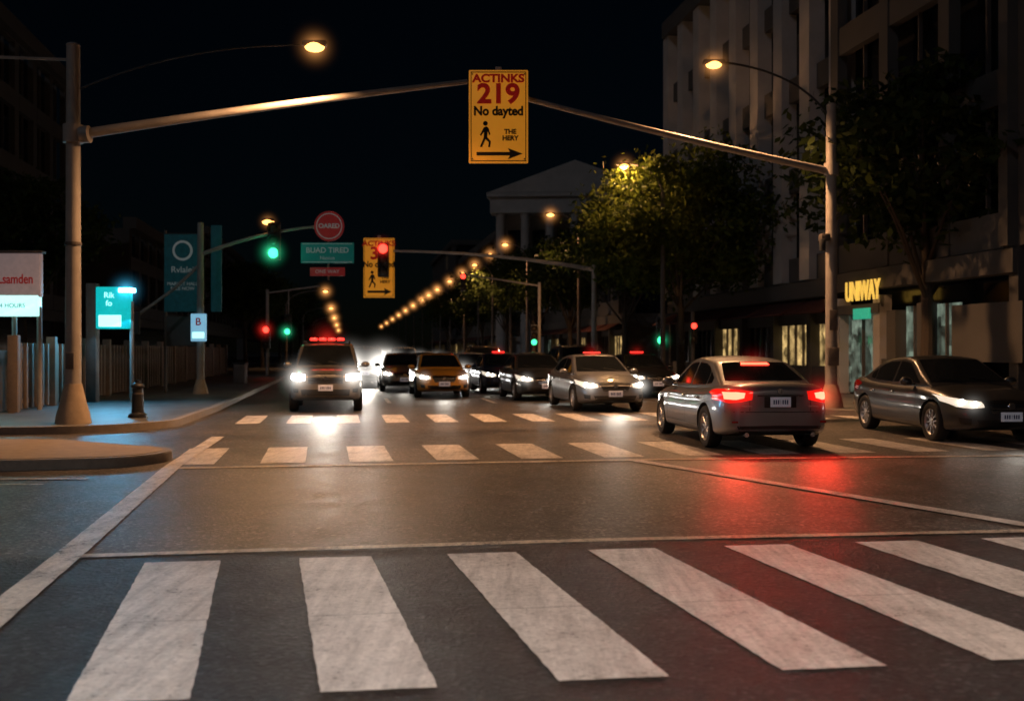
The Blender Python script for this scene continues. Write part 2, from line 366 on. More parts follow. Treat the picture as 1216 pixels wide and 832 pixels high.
def kerbed(name,poly,top=0.13):
    mb=MB(); mb.prism(poly,-0.02,top,M['pave'],M['kerb'])
    n=len(poly); P=[Vector(p) for p in poly]
    inn=[]
    for i in range(n):
        t1=(P[i]-P[i-1]).normalized(); t2=(P[(i+1)%n]-P[i]).normalized(); t=(t1+t2).normalized(); nn=Vector((-t.y,t.x))
        inn.append(P[i]+nn*0.16)
    out=[P[i]-(inn[i]-P[i])*0.02 for i in range(n)]
    vs=[(p.x,p.y,top+0.012) for p in out]+[(p.x,p.y,top+0.012) for p in inn]+[(p.x,p.y,-0.01) for p in out]+[(p.x,p.y,top-0.02) for p in inn]
    fs=[]
    for i in range(n):
        k=(i+1)%n; fs+=[[i,k,n+k,n+i],[2*n+i,2*n+k,k,i],[n+i,n+k,3*n+k,3*n+i]]
    mb.add(vs,fs,M['kerb']); return mb.build(name)
right=[S(11.6,300),S(11.6,60),S(11.7,30)]+[(p[0],p[1]) for p in arc((S(11.7,30)[0]+2.4,26.2),2.4,180,262,8)]+[(60,29.5),(60,320)]
kerbed('sidewalk',right)
left=[(-60,17.0)]+[(-12,18.4)]+arc((-9.3,21.3),2.5,275,352,8)+[S(-3.25,26),S(-3.3,60),S(-3.3,300),(-110,300)]
kerbed('sidewalk',left)
isl=[(-9.5,12.9),(-6.4,13.2)]+arc((-5.75,14.35),0.95,-80,80,9)+[(-7.2,16.4),(-9.5,16.6)]
def inset(poly,k):
    cx=sum(p[0] for p in poly)/len(poly); cy=sum(p[1] for p in poly)/len(poly)
    return [(cx+(x-cx)*k,cy+(y-cy)*k) for x,y in poly]
mb=MB(); mb.prism(isl,-0.02,0.12,M['kerb']); mb.prism(inset(isl,0.985),0.11,0.135,M['kerb']); mb.prism(inset(isl,0.88),0.12,0.142,M['plinth']); mb.build('traffic_island')

# ------------------------------------------------------------------ cars
def smooth_prof(pts,w=0.12):
    xs=np.linspace(-2.8,2.8,1121); px,pz=zip(*pts); z=np.interp(xs,px,pz); k=int(w/0.005)|1
    ker=np.hanning(k+2)[1:-1]; ker/=ker.sum(); zp=np.pad(z,k//2,mode='edge'); z=np.convolve(zp,ker,'valid')
    return lambda x: float(np.interp(x,xs,z))
def make_proto(P):
    Lh,W,zc=P['Lh'],P['W'],P['zc']
    zt=smooth_prof(P['top'],0.25); zr=smooth_prof(P['roof'],0.20); wp=smooth_prof(P['plan'],0.5)
    zb=smooth_prof(P['bot'],0.3)
    sec=[(0,0),(0.5,0),(0.86,0.0),(0.935,0.03),(0.972,0.09),(0.985,0.17),(0.992,0.27),(1.0,0.38),(1.0,0.48),(0.992,0.57),(0.978,0.66),(0.968,0.72),(0.972,0.77),(0.962,0.83),(0.935,0.89),(0.89,0.94),(0.80,0.972),(0.65,0.988),(0.4,1.0),(0.2,1.0)]
    n=76; vs=[];ring=None
    for i in range(n+1):
        u=-0.985+1.97*i/n; x=Lh*math.sin(u*math.pi/2); a=abs(x)/Lh
        nw=P['nf'] if x>0 else P['nr']; nz=P['mf'] if x>0 else P['mr']
        w=wp(x)*(1-a**nw)**(1/nw); hz=(1-a**nz)**(1/nz)
        t=zc+(zt(x)-zc)*hz; b=zc-(zc-zb(x))*hz
        half=[(fy*w,b+(t-b)*fz) for fy,fz in sec]
        crown=0.03*(t-b)/0.7
        pts=[(y,z+(crown*(1-(y/max(w,1e-3))**2) if z>b+(t-b)*0.9 else 0)) for y,z in half]+[(0,t+crown)]
        full=pts+[(-y,z) for y,z in pts[-2:0:-1]]
        ring=len(full); vs+=[(x,y,z) for y,z in full]
    fs=[[i*ring+k,i*ring+(k+1)%ring,(i+1)*ring+(k+1)%ring,(i+1)*ring+k] for i in range(n) for k in range(ring)]
    fs+=[list(range(ring))[::-1],[n*ring+k for k in range(ring)]]
    me=bpy.data.meshes.new('b'); me.from_pydata(vs,[],fs); bm=bmesh.new(); bm.from_mesh(me); bmesh.ops.recalc_face_normals(bm,faces=bm.faces); bm.to_mesh(me); bm.free()
    ob=inst('b',me); R=P['R']; Ra=R+0.045; cut=[]
    for wx in (P['wf'],P['wr']):
        for sd in (1,-1):
            c=MB(); c.tube([(wx,sd*0.60,R+0.005),(wx,sd*1.2,R+0.005)],Ra,M['black'],40); o=c.build('c'); cut.append(o)
            bm=bmesh.new(); bm.from_mesh(o.data); bmesh.ops.recalc_face_normals(bm,faces=bm.faces); bm.to_mesh(o.data); bm.free()
            md=ob.modifiers.new('x','BOOLEAN'); md.object=o; md.operation='DIFFERENCE'; md.solver='EXACT'
    bpy.context.view_layer.update()
    dg=bpy.context.evaluated_depsgraph_get(); body=bpy.data.meshes.new_from_object(ob.evaluated_get(dg))
    for o in cut: bpy.data.objects.remove(o)
    bpy.data.objects.remove(ob)
    body.materials.clear(); body.materials.append(M['black']); body.materials.append(M['black'])
    for p in body.polygons:
        c=p.center; well=False
        for wx in (P['wf'],P['wr']):
            d=math.hypot(c.x-wx,c.z-R-0.005)
            if d<Ra+0.003 and abs(c.y)<0.93 and abs(c.y)>0.59: 
                if abs(p.normal.y)<0.35 and d>Ra-0.02 or abs(abs(c.y)-0.60)<0.01: well=True
        p.material_index=1 if (well or c.z<zb(c.x)+0.015) else 0; p.use_smooth=True
    body.set_sharp_from_angle(angle=math.radians(38))
    belt=P['belt']; xs0,xs1=P['roof'][0][0],P['roof'][-1][0]; gv=[];gring=None;gn=60
    k=P['tumble']
    for i in range(gn+1):
        x=xs0+(xs1-xs0)*i/gn; z1=zr(x); z0=belt-0.10; h=max(z1-z0,0.02); c=min(1,h/0.3)
        e=max(0,abs(x-P['gc'])/((xs1-xs0)/2)); yb=P['yb']*(1-0.10*e**4)
        ys=lambda z: yb-(max(z-belt,0))*k
        pts=[(yb,z0)]
        zc2=z1-0.10*c
        for q in range(1,6): z=z0+(zc2-z0)*q/5; pts.append((ys(z),z))
        yt=ys(zc2)
        for dy,dz in ((0.012,0.07),(0.03,0.045),(0.06,0.028),(0.11,0.016)): pts.append((yt-dy*c,z1-dz*c))
        ye=yt-0.11*c
        for q in (0.75,0.5,0.25): pts.append((ye*q,z1-0.016*c*q**2+0.012*(1-q)))
        pts.append((0,z1+0.012))
        full=pts+[(-y,z) for y,z in pts[-2::-1]]; gring=len(full); gv+=[(x,y,z) for y,z in full]
    gf=[[i*gring+q,i*gring+q+1,(i+1)*gring+q+1,(i+1)*gring+q] for i in range(gn) for q in range(gring-1)]
    gh=MB(); gh.add(gv,gf,M['black'],True); go=gh.build('g',angle=50); gme=go.data; bpy.data.objects.remove(go)
    allv=[v.co.copy() for v in body.vertices]; o=len(allv); allv+=[v.co.copy() for v in gme.vertices]
    allf=[list(p.vertices) for p in body.polygons]+[[i+o for i in p.vertices] for p in gme.polygons]
    bvh=BVHTree.FromPolygons(allv,allf)
    def hit(side,a,z,off):
        for t in range(12):
            og,d={'front':((6,a,z),(-1,0,0)),'rear':((-6,a,z),(1,0,0)),'left':((a,6,z),(0,-1,0)),'right':((a,-6,z),(0,1,0))}[side]
            l,nn,i,ds=bvh.ray_cast(Vector(og),Vector(d))
            if l is not None:
                if nn.dot(Vector(d))>0: nn=-nn
                return l+nn*off
            if side in('front','rear'): a*=0.985
            z*=0.995
        return Vector((0,0,0.5))
    def patch(mb,side,top,bot,m,off=0.005,nu=12,nv=5):
        def rs(pl,t):
            q=t*(len(pl)-1); i=min(int(q),len(pl)-2); f=q-i
            return (pl[i][0]*(1-f)+pl[i+1][0]*f,pl[i][1]*(1-f)+pl[i+1][1]*f)
        vs=[]
        for j in range(nv+1):
            for i in range(nu+1):
                a=rs(top,i/nu);b=rs(bot,i/nu);t=j/nv
                vs.append(hit(side,a[0]*(1-t)+b[0]*t,a[1]*(1-t)+b[1]*t,off))
        fs=[[j*(nu+1)+i,j*(nu+1)+i+1,(j+1)*(nu+1)+i+1,(j+1)*(nu+1)+i] for j in range(nv) for i in range(nu)]
        mb.add(vs,fs,m,True)
    def mir(pl): return [(-a,z) for a,z in pl]
    def both(mb,side,top,bot,m,off=0.005,nu=12,nv=5):
        if side in('front','rear'):
            patch(mb,side,top,bot,m,off,nu,nv); patch(mb,side,mir(top),mir(bot),m,off,nu,nv)
        else:
            patch(mb,'left',top,bot,m,off,nu,nv); patch(mb,'right',top,bot,m,off,nu,nv)
    gl=MB()
    patch(gl,'front',P['ws'][0],P['ws'][1],M['glass'],0.006,20,10)
    patch(gl,'rear',P['rw'][0],P['rw'][1],M['glass'],0.006,20,10)
    for t,b in P['sw']:
        ct=[(x,z+0.014) for x,z in t]; cb=[(x,z-0.014) for x,z in b]
        both(gl,'side',ct,cb,M['chrome'] if P['kind']=='sedan' else M['black'],0.003,14,6); both(gl,'side',t,b,M['glass'],0.007,14,6)
    tr=MB()
    for x0,x1 in P['seams']:
        w=0.005
        both(tr,'side',[(x0-w,belt-0.01),(x0+w,belt-0.01)],[(x1-w,0.36),(x1+w,0.36)],M['black'],0.002,1,14)
    both(tr,'side',[(P['wr']+0.42,0.345),(P['wf']-0.42,0.345)],[(P['wr']+0.42,0.335),(P['wf']-0.42,0.335)],M['black'],0.002,20,1)
    for hx in P['handles']:
        for sd,nm in ((1,'left'),(-1,'right')):
            q=hit(nm,hx,belt-0.15,0.02); tr.box(q,(0.19,0.022,0.028),M['chrome'],0.009)
            q=hit(nm,hx,belt-0.155,0.003); tr.box(q,(0.13,0.01,0.05),M['black'],0.004)
    f=P['front']; r=P['rear']
    patch(tr,'front',f['grille'][0],f['grille'][1],M['black'],0.006,16,5)
    gt,gb=f['grille']; 
    for q in np.linspace(0.12,0.88,f['bars']):
        a=[(x0*(1-q)+x1*q,z0*(1-q)+z1*q+0.007) for (x0,z0),(x1,z1) in zip(gt,gb)]; b=[(x,z-0.014) for x,z in a]
        patch(tr,'front',a,b,M['chrome'],0.014,16,1)
    patch(tr,'front',[(x,z+0.014) for x,z in gt],gt,M['chrome'],0.010,16,1)
    patch(tr,'front',[(x,z) for x,z in gb],[(x,z-0.012) for x,z in gb],M['chrome'],0.010,16,1)
    patch(tr,'front',f['lower'][0],f['lower'][1],M['black'],0.004,16,4)
    both(tr,'front',f['fog'][0],f['fog'][1],M['black'],0.005,4,4)
    q=hit('front',0,f['emb'],0.02); tr.tube([q+Vector((-0.01,0,0)),q+Vector((0.012,0,0))],0.055,M['chrome'],20)
    q=hit('front',0,f['plate'],0.018); tr.box(q,(0.012,0.36,0.15),M['plate'],0.004)
    for i in range(7): tr.box(q+Vector((0.009,-0.115+0.038*i,0)),(0.004,0.022 if i!=3 else 0.006,0.065),M['plate_txt'])
    both(tr,'front',[(f['hs'][0],f['hs'][1]),(0.0,f['hs'][1]+0.005)],[(f['hs'][0],f['hs'][1]-0.008),(0.0,f['hs'][1]-0.003)],M['black'],0.002,12,1)
    patch(tr,'rear',r['valance'][0],r['valance'][1],M['black'],0.004,18,3)
    patch(tr,'rear',r['strip'][0],r['strip'][1],M['chrome'],0.012,14,1)
    patch(tr,'rear',[(-0.80,r['seam']),(0.80,r['seam'])],[(-0.80,r['seam']-0.012),(0.80,r['seam']-0.012)],M['black'],0.002,16,1)
    for s1 in(1,-1):
        patch(tr,'rear',[(s1*r['lid'],r['lidz'][0]),(s1*(r['lid']+0.01),r['lidz'][0])],[(s1*r['lid'],r['lidz'][1]),(s1*(r['lid']+0.01),r['lidz'][1])],M['black'],0.002,1,8)
    q=hit('rear',0,r['plate'],0.004); tr.box(q,(0.012,0.50,0.17),M['black'],0.004)
    tr.box(q+Vector((-0.012,0,0)),(0.010,0.32,0.15),M['plate'],0.003)
    for i in range(7): tr.box(q+Vector((-0.019,-0.105+0.035*i,0)),(0.004,0.020 if i!=3 else 0.006,0.065),M['plate_txt'])
    q=hit('rear',0,r['emb'],0.012); tr.tube([q+Vector((-0.012,0,0)),q+Vector((0.01,0,0))],0.042,M['chrome'],18)
    for s1 in(1,-1):
        q=hit('rear',s1*0.52,r['badge'],0.006); tr.box(q,(0.008,0.16,0.022),M['chrome'])
        tr.tube([(-Lh+0.02,s1*0.52,zb(-2)+0.03),(-Lh+0.3,s1*0.52,zb(-2)+0.03)],0.035,M['chrome'],14)
        q=hit('rear',s1*0.66,r['refl'],0.004); tr.box(q,(0.012,0.16,0.03),M['tailOff'],0.004)
        mx,mz=P['mirror']; y0=P['yb']-0.02
        tr.box((mx,s1*(y0+0.09),mz-0.05),(0.06,0.16,0.03),M['black'],0.01)
    tr.tube([(xx,yy,zr(xx)+0.03) for xx,yy in ((P['ws0']-0.02,0.5),(P['ws0']-0.14,0.05))],0.008,M['black'],6)
    tr.tube([(xx,yy,zr(xx)+0.03) for xx,yy in ((P['ws0']-0.02,-0.1),(P['ws0']-0.14,-0.5))],0.008,M['black'],6)
    if P['kind']=='suv':
        for s1 in(1,-1): tr.tube([(-1.6,s1*0.60,zr(-1.6)+0.02),(-1.5,s1*0.60,zr(-1.5)+0.06),(0.0,s1*0.60,zr(0)+0.06),(0.12,s1*0.60,zr(0.12)+0.0)],0.018,M['black'],8)
    mi=MB()
    for s1 in(1,-1): mi.ball((P['mirror'][0],s1*(P['yb']+0.16),P['mirror'][1]),(0.075,0.115,0.075),M['black'])
    hd=MB(); both(hd,'front',f['lampT'],f['lampB'],M['headOff'],0.008,12,6)
    hl=MB()
    for s1 in(1,-1):
        for yy,zz,rr in f['bulbs']:
            q=hit('front',s1*yy,zz,0.012); hl.ball(q,(0.03,rr,rr),M['headOn'],14,10)
    tl=MB(); both(tl,'rear',r['lampT'],r['lampB'],M['tailOff'],0.008,14,6)
    ti=MB(); both(ti,'rear',r['inT'],r['inB'],M['tailOff'],0.014,10,5)
    br=MB(); patch(br,'rear',r['bar'][0],r['bar'][1],M['tailOff'],0.018,10,2)
    wh=MB()
    prof=[(R-0.115,-0.10),(R-0.02,-0.105),(R-0.004,-0.085),(R,-0.05),(R,0.05),(R-0.004,0.085),(R-0.02,0.105),(R-0.06,0.112),(R-0.10,0.104),(R-0.115,0.095)]
    rimp=[(R-0.113,0.097),(R-0.125,0.085),(R-0.14,0.06),(R-0.145,0.0)]
    for wx in(P['wf'],P['wr']):
        for s1 in(1,-1):
            cy=s1*(P['W']-0.125)
            def lathe(pr,m,ns=40):
                v=[];
                for rr,yy in pr:
                    for q in range(ns): t=2*math.pi*q/ns; v.append((wx+rr*math.cos(t),cy+s1*yy,R+rr*math.sin(t)))
                wh.add(v,[[a*ns+q,a*ns+(q+1)%ns,(a+1)*ns+(q+1)%ns,(a+1)*ns+q] for a in range(len(pr)-1) for q in range(ns)],m,True)
            lathe(prof,M['rubber']); lathe(rimp,M['rim'])
            lathe([(R-0.14,0.01),(0.001,0.01)],M['black'])
            lathe([(0.06,0.0),(0.06,0.075),(0.045,0.088),(0.001,0.09)],M['rim'],20)
            rr=R-0.13
            for q in range(10):
                t=2*math.pi*q/10+0.1
                wh.box((wx+math.cos(t)*rr/2,cy+s1*0.068,R+math.sin(t)*rr/2),(rr+0.02,0.022,0.036),M['rim'],0.006,ry=-t,seg=1)
    out={'body':body,'greenhouse':gme}
    for nm,b in(('windows',gl),('trim',tr),('mirrors',mi),('headlamp_glass',hd),('headlamps',hl),('tail_lamps',tl),('brake_lamps',ti),('brake_bar',br),('wheels',wh)):
        o=b.build(nm); out[nm]=o.data; bpy.data.objects.remove(o)
    return out
SED=dict(kind='sedan',Lh=2.36,W=0.915,zc=0.56,nf=5.5,nr=7,mf=6.5,mr=12,R=0.335,wf=1.40,wr=-1.38,belt=0.94,tumble=0.43,yb=0.80,gc=-0.4,
 top=[(-2.36,1.0),(-2.2,1.035),(-1.75,1.03),(-1.2,0.975),(0,0.94),(0.8,0.94),(1.0,0.935),(1.6,0.86),(2.1,0.76),(2.36,0.70)],
 roof=[(-1.98,0.90),(-1.85,0.99),(-1.08,1.37),(-0.6,1.43),(-0.15,1.45),(0.2,1.41),(1.08,0.96),(1.22,0.86)],
 plan=[(-2.36,0.88),(-1.4,0.915),(0,0.905),(1.3,0.915),(2.36,0.87)],
 bot=[(-2.36,0.30),(-1.9,0.22),(0,0.20),(1.8,0.20),(2.36,0.24)],
 ws=([(-0.54,1.375),(0,1.395),(0.54,1.375)],[(-0.68,0.995),(0,1.0),(0.68,0.995)]),
 rw=([(-0.52,1.345),(0,1.36),(0.52,1.345)],[(-0.64,1.075),(0,1.08),(0.64,1.075)]),
 sw=[([(-0.25,1.335),(0.0,1.325),(0.16,1.30),(0.42,1.16)],[(-0.25,0.985),(0.0,0.985),(0.3,0.985),(0.76,0.985)]),
     ([(-1.10,1.20),(-0.95,1.27),(-0.7,1.32),(-0.33,1.335)],[(-1.10,1.005),(-0.95,0.995),(-0.7,0.99),(-0.33,0.985)]),
     ([(-1.36,1.09),(-1.15,1.19)],[(-1.36,1.035),(-1.15,1.01)])],
 seams=[(0.80,0.88),(-0.29,-0.27),(-1.12,-0.90)],handles=(-0.12,-0.98),mirror=(0.62,1.0),ws0=1.05,
 front=dict(grille=([(-0.40,0.70),(0,0.715),(0.40,0.70)],[(-0.32,0.54),(0,0.53),(0.32,0.54)]),bars=4,
  lower=([(-0.55,0.42),(0,0.42),(0.55,0.42)],[(-0.50,0.30),(0,0.30),(0.50,0.30)]),fog=([(0.62,0.44),(0.76,0.45)],[(0.62,0.33),(0.74,0.35)]),
  emb=0.64,plate=0.47,hs=(0.62,0.745),lampT=[(0.44,0.705),(0.62,0.725),(0.76,0.76),(0.85,0.80)],lampB=[(0.44,0.62),(0.62,0.60),(0.76,0.62),(0.85,0.70)],
  bulbs=[(0.56,0.665,0.045),(0.70,0.685,0.055)]),
 rear=dict(valance=([(-0.66,0.40),(0,0.41),(0.66,0.40)],[(-0.60,0.27),(0,0.27),(0.60,0.27)]),strip=([(-0.36,0.875),(0.36,0.875)],[(-0.36,0.850),(0.36,0.850)]),
  seam=0.62,lid=0.47,lidz=(0.98,0.63),plate=0.765,emb=0.925,badge=0.70,refl=0.46,
  lampT=[(0.42,0.925),(0.60,0.945),(0.76,0.955),(0.862,0.94)],lampB=[(0.44,0.80),(0.60,0.765),(0.76,0.745),(0.862,0.78)],
  inT=[(0.54,0.90),(0.66,0.91),(0.80,0.905)],inB=[(0.56,0.825),(0.66,0.80),(0.79,0.80)],
  bar=([(-0.22,1.335),(0.22,1.335)],[(-0.24,1.30),(0.24,1.30)])))
SUV=dict(kind='suv',Lh=2.35,W=0.93,zc=0.70,nf=7,nr=9,mf=9,mr=14,R=0.385,wf=1.42,wr=-1.38,belt=1.10,tumble=0.26,yb=0.85,gc=-0.6,
 top=[(-2.35,1.10),(-1.5,1.10),(0,1.09),(0.9,1.09),(1.1,1.10),(1.8,1.06),(2.2,1.01),(2.35,0.96)],
 roof=[(-2.34,1.02),(-2.25,1.15),(-1.95,1.66),(-1.5,1.73),(-0.2,1.76),(0.25,1.70),(0.98,1.12),(1.12,1.02)],
 plan=[(-2.35,0.90),(-1.4,0.93),(0,0.92),(1.3,0.93),(2.35,0.89)],
 bot=[(-2.35,0.36),(-1.9,0.30),(0,0.28),(1.8,0.28),(2.35,0.34)],
 ws=([(-0.60,1.665),(0,1.68),(0.60,1.665)],[(-0.74,1.16),(0,1.16),(0.74,1.16)]),
 rw=([(-0.58,1.60),(0,1.61),(0.58,1.60)],[(-0.66,1.20),(0,1.20),(0.66,1.20)]),
 sw=[([(-0.25,1.60),(0.0,1.60),(0.18,1.57),(0.45,1.36)],[(-0.25,1.15),(0.0,1.15),(0.3,1.15),(0.72,1.15)]),
     ([(-1.25,1.58),(-0.9,1.60),(-0.33,1.60)],[(-1.25,1.15),(-0.9,1.15),(-0.33,1.15)]),
     ([(-1.86,1.53),(-1.33,1.58)],[(-2.0,1.2),(-1.33,1.17)])],
 seams=[(0.80,0.88),(-0.29,-0.27),(-1.28,-0.92)],handles=(-0.12,-1.05),mirror=(0.66,1.18),ws0=0.98,
 front=dict(grille=([(-0.44,0.94),(0,0.95),(0.44,0.94)],[(-0.42,0.74),(0,0.74),(0.42,0.74)]),bars=3,
  lower=([(-0.6,0.58),(0,0.58),(0.6,0.58)],[(-0.58,0.42),(0,0.42),(0.58,0.42)]),fog=([(0.66,0.60),(0.80,0.60)],[(0.66,0.50),(0.78,0.50)]),
  emb=0.85,plate=0.62,hs=(0.7,0.985),lampT=[(0.50,0.95),(0.66,0.96),(0.84,0.96)],lampB=[(0.50,0.80),(0.66,0.79),(0.84,0.82)],
  bulbs=[(0.64,0.875,0.075),(0.78,0.875,0.06)]),
 rear=dict(valance=([(-0.7,0.50),(0.7,0.50)],[(-0.66,0.40),(0.66,0.40)]),strip=([(-0.36,1.02),(0.36,1.02)],[(-0.36,1.0),(0.36,1.0)]),
  seam=0.62,lid=0.70,lidz=(1.05,0.63),plate=0.86,emb=1.06,badge=0.75,refl=0.55,
  lampT=[(0.72,1.06),(0.84,1.05)],lampB=[(0.72,0.80),(0.84,0.82)],inT=[(0.74,1.0),(0.82,1.0)],inB=[(0.74,0.86),(0.82,0.86)],
  bar=([(-0.2,1.68),(0.2,1.68)],[(-0.2,1.65),(0.2,1.65)])))
PR={'sedan':make_proto(SED),'suv':make_proto(SUV)}
def paint(name,c,metal=0.6,rough=0.35):
    return simple(name,c,rough,metal,var=0.05,scale=2.0,coat=0.8)
PT={'silver':paint('paint_silver',(0.24,0.25,0.275)),'grey':paint('paint_graphite',(0.060,0.063,0.070)),'dark':paint('paint_dark_blue',(0.025,0.04,0.09)),
 'black':paint('paint_black',(0.018,0.018,0.02),0.3),'white':paint('paint_white',(0.4,0.4,0.38),0.0,0.4),'taxi':paint('paint_taxi_yellow',(0.55,0.25,0.03),0.0,0.4),'champ':paint('paint_champagne',(0.20,0.18,0.15))}
def car(name,kind,cx,cy,h,pt,head=None,brake=None,roof=None,beam=0,hz=None):
    e=empty(name,(cx,cy,0.004),math.atan2(h[1],h[0])); pr=PR[kind]; s=SED if kind=='sedan' else SUV
    for nm,me in pr.items():
        o=inst(nm,me,e)
        def sl(i,m): o.material_slots[i].link='OBJECT'; o.material_slots[i].material=m
        if nm in('body','greenhouse','mirrors'): sl(0,PT[pt])
        if nm=='body': sl(1,M['black'])
        if nm=='headlamps': sl(0,M[head] if head else M['headOff'])
        if nm=='headlamp_glass' and head: sl(0,M['headGlow'] if head=='headOn' else M['headGlowHi'])
        if nm=='tail_lamps' and brake: sl(0,M['tailMid'])
        if nm=='brake_lamps' and brake: sl(0,M['tailOn'])
        if nm=='brake_bar' and brake: sl(0,M['brakeBar'])
    if roof=='bar':
        b=MB(); zr=1.79
        b.box((-0.15,0,zr+0.005),(0.22,1.0,0.04),M['black'],0.01)
        for yy in(-0.36,-0.12,0.12,0.36): b.box((-0.15,yy,zr+0.06),(0.2,0.20,0.08),M['redRoof'],0.03)
        b.build('roof_light_bar',e); add_bloom(e,(-0.1,0,zr+0.06),0.8,'red',2.0)
    elif roof:
        b=MB(); zr=1.46 if kind=='sedan' else 1.78
        b.box((-0.15,0,zr),(0.14,0.50,0.025),M['black'],0.01); b.box((-0.15,0,zr+0.028),(0.12,0.46,0.035),M['redRoof'],0.014)
        b.build('roof_light',e); add_bloom(e,(-0.1,0,zr+0.04),0.5,'red',1.3)
    zz=s['front']['bulbs'][0][1]
    if beam:
        light('headlamp_beam','SPOT',(s['Lh']+0.06,0,zz),beam*1.6,(1,0.92,0.80),e,0.25,target=(s['Lh']+7,0,zz-0.55),angle=120,blend=1.0)
    if hz:
        for s1 in(1,-1): add_bloom(e,(s['Lh']+0.05,s1*0.66,zz),hz[0],'white',hz[1])
    return e
TW=(0.161,-0.987)
hero=car('silver_sedan','sedan',3.82,17.87,(-0.105,0.994),'silver',brake=True)
for s1 in(1,-1):
    light('brake_lamp_light','SPOT',(-2.42,s1*0.66,0.85),70,(1,0.03,0.015),hero,0.10,target=(-5.5,s1*0.75,0.1),angle=150,blend=1.0)
    add_bloom(hero,(-2.34,s1*0.67,0.85),0.55,'red',6.0)
add_bloom(hero,(-1.15,0,1.33),0.45,'red',2.5)
car('grey_sedan','sedan',7.95,18.95,(0.06,-0.998),'grey',head='headOn',beam=12,hz=(0.4,2.0))
car('grey_suv','suv',-5.0,27.7,TW,'champ',head='headHi',roof='bar',beam=130,hz=(0.75,7.0))
car('silver_sedan','sedan',2.2,27.8,TW,'silver',head='headOn',roof=True,beam=45,hz=(0.5,5.0))
car('grey_sedan','sedan',0.70,33.3,TW,'grey',head='headOn',beam=20,hz=(0.45,4.0))
car('blue_sedan','sedan',-0.5,38.8,TW,'dark',head='headOn',roof=True,beam=20)
car('yellow_taxi','sedan',-2.55,35.3,TW,'taxi',head='headOn',beam=30,hz=(0.45,4.0))
car('white_sedan','sedan',-4.35,40.3,TW,'champ',head='headOn',beam=20,hz=(0.45,3.0))
car('white_sedan','sedan',-1.8,44.8,TW,'white',head='headHi',beam=50,hz=(0.9,7.0))
car('white_suv','suv',-6.4,44.3,TW,'white',head='headHi',beam=400,hz=(1.6,10.0))
car('black_sedan','sedan',4.35,35.4,TW,'black',head='headOn',roof=True)
car('grey_suv','suv',2.6,42.0,TW,'grey',head='headOn')
for off,y,kd,pt,hd in((1.2,56,'sedan','white','headHi'),(4.0,52,'sedan','grey','headHi'),(6.8,50,'suv','black','headOn'),(9.6,52,'sedan','grey',None),
    (3.8,66,'suv','white','headHi'),(1.0,72,'sedan','champ','headHi'),(6.8,68,'sedan','grey','headHi'),(9.7,64,'sedan','black',None),(1.0,92,'suv','grey','headHi'),(4.0,84,'sedan','silver','headHi'),(7,88,'sedan','white','headHi'),
    (2.6,112,'sedan','grey','headHi'),(5.2,108,'suv','grey','headHi'),(1.0,132,'sedan','grey','headHi'),(4.2,140,'suv','white','headHi'),(7,128,'sedan','grey','headHi'),(2.4,165,'sedan','grey','headHi')):
    x,yy=S(off,y); car('grey_sedan' if kd=='sedan' else 'grey_suv',kd,x,yy,TW,pt,head=hd,hz=(min(1.6,0.4+y*0.011),8.0) if hd=='headHi' else None)
for off,y in((-1.6,58),(-1.7,74),(-1.5,96),(-1.7,118)):
    x,yy=S(off,y); car('grey_sedan','sedan',x,yy,(-0.161,0.987),'grey',brake=True)

# ------------------------------------------------------------------ gantries / street lamps
def lamp_head(mb,p,d,lens='lampE',L=0.55):
    d=Vector(d).normalized(); rz=math.atan2(d.y,d.x); p=Vector(p)
    mb.box(p+d*(L/2),(L,0.24,0.12),M['poledark'],0.05,rz=rz); mb.ball(p+d*(L/2)+Vector((0,0,-0.06)),(0.2,0.15,0.10),M[lens])
    return p+d*(L/2)+Vector((0,0,-0.06))
SOD=(1.0,0.50,0.22)
def downlight(lp,E,col,parent,ang=138):
    light('lamp_light','SPOT',lp+Vector((0,0,-0.14)),E,col,parent,0.10,target=lp+Vector((0,0,-5)),angle=ang,blend=0.75)
def bez(p0,p1,p2,n=14):
    p0,p1,p2=map(Vector,(p0,p1,p2)); return [p0*(1-t)**2+p1*2*t*(1-t)+p2*t*t for t in [i/n for i in range(n+1)]]
mb=MB(); X,Y=-8.57,20.0
mb.tube([(X,Y,0.13),(X,Y,7.5)],[0.155,0.125],M['pole'],20); mb.ball((X,Y,7.5),(0.135,0.135,0.06),M['pole'])
mb.tube([(X,Y,0.12),(X,Y,0.30),(X,Y,0.55),(X,Y,0.9)],[0.34,0.31,0.24,0.165],M['plinth'],20)
mb.tube([(X,Y,5.6),(X,Y,5.95)],0.19,M['pole'],20); mb.tube([(X+0.15,Y,5.76),(X+0.32,Y,5.77)],0.17,M['pole'],16)
arm=bez((X+0.1,Y,5.76),(-4.6,21.4,6.75),(-1.0,22.7,7.50))
mb.tube(arm,list(np.linspace(0.10,0.055,len(arm))),M['pole'],14)
mb.tube([(X,Y,7.22),(X-3,Y-0.3,7.25)],0.03,M['pole'],8)
la=bez((X,Y,6.6),(-6.5,20.2,7.6),(-4.15,20.5,7.66)); mb.tube(la,0.018,M['black'],8)
lp=lamp_head(mb,(-4.2,20.5,7.68),(1,0,0),L=0.5)
mb.box((X,Y-0.15,1.35),(0.16,0.04,0.32),M['poledark'],0.01); mb.tube([(X,Y,3.6),(X,Y,3.66)],0.16,M['poledark'],20)
gl=mb.build('street_gantry_pole')
downlight(lp,3300,SOD,gl,150); add_bloom(gl,lp,0.62,'sod',5.5)
mb=MB(); X,Y=7.95,25.5
mb.tube([(X,Y,0.13),(X,Y,7.65)],[0.15,0.12],M['pole'],20); mb.ball((X,Y,7.65),(0.125,0.125,0.06),M['pole'])
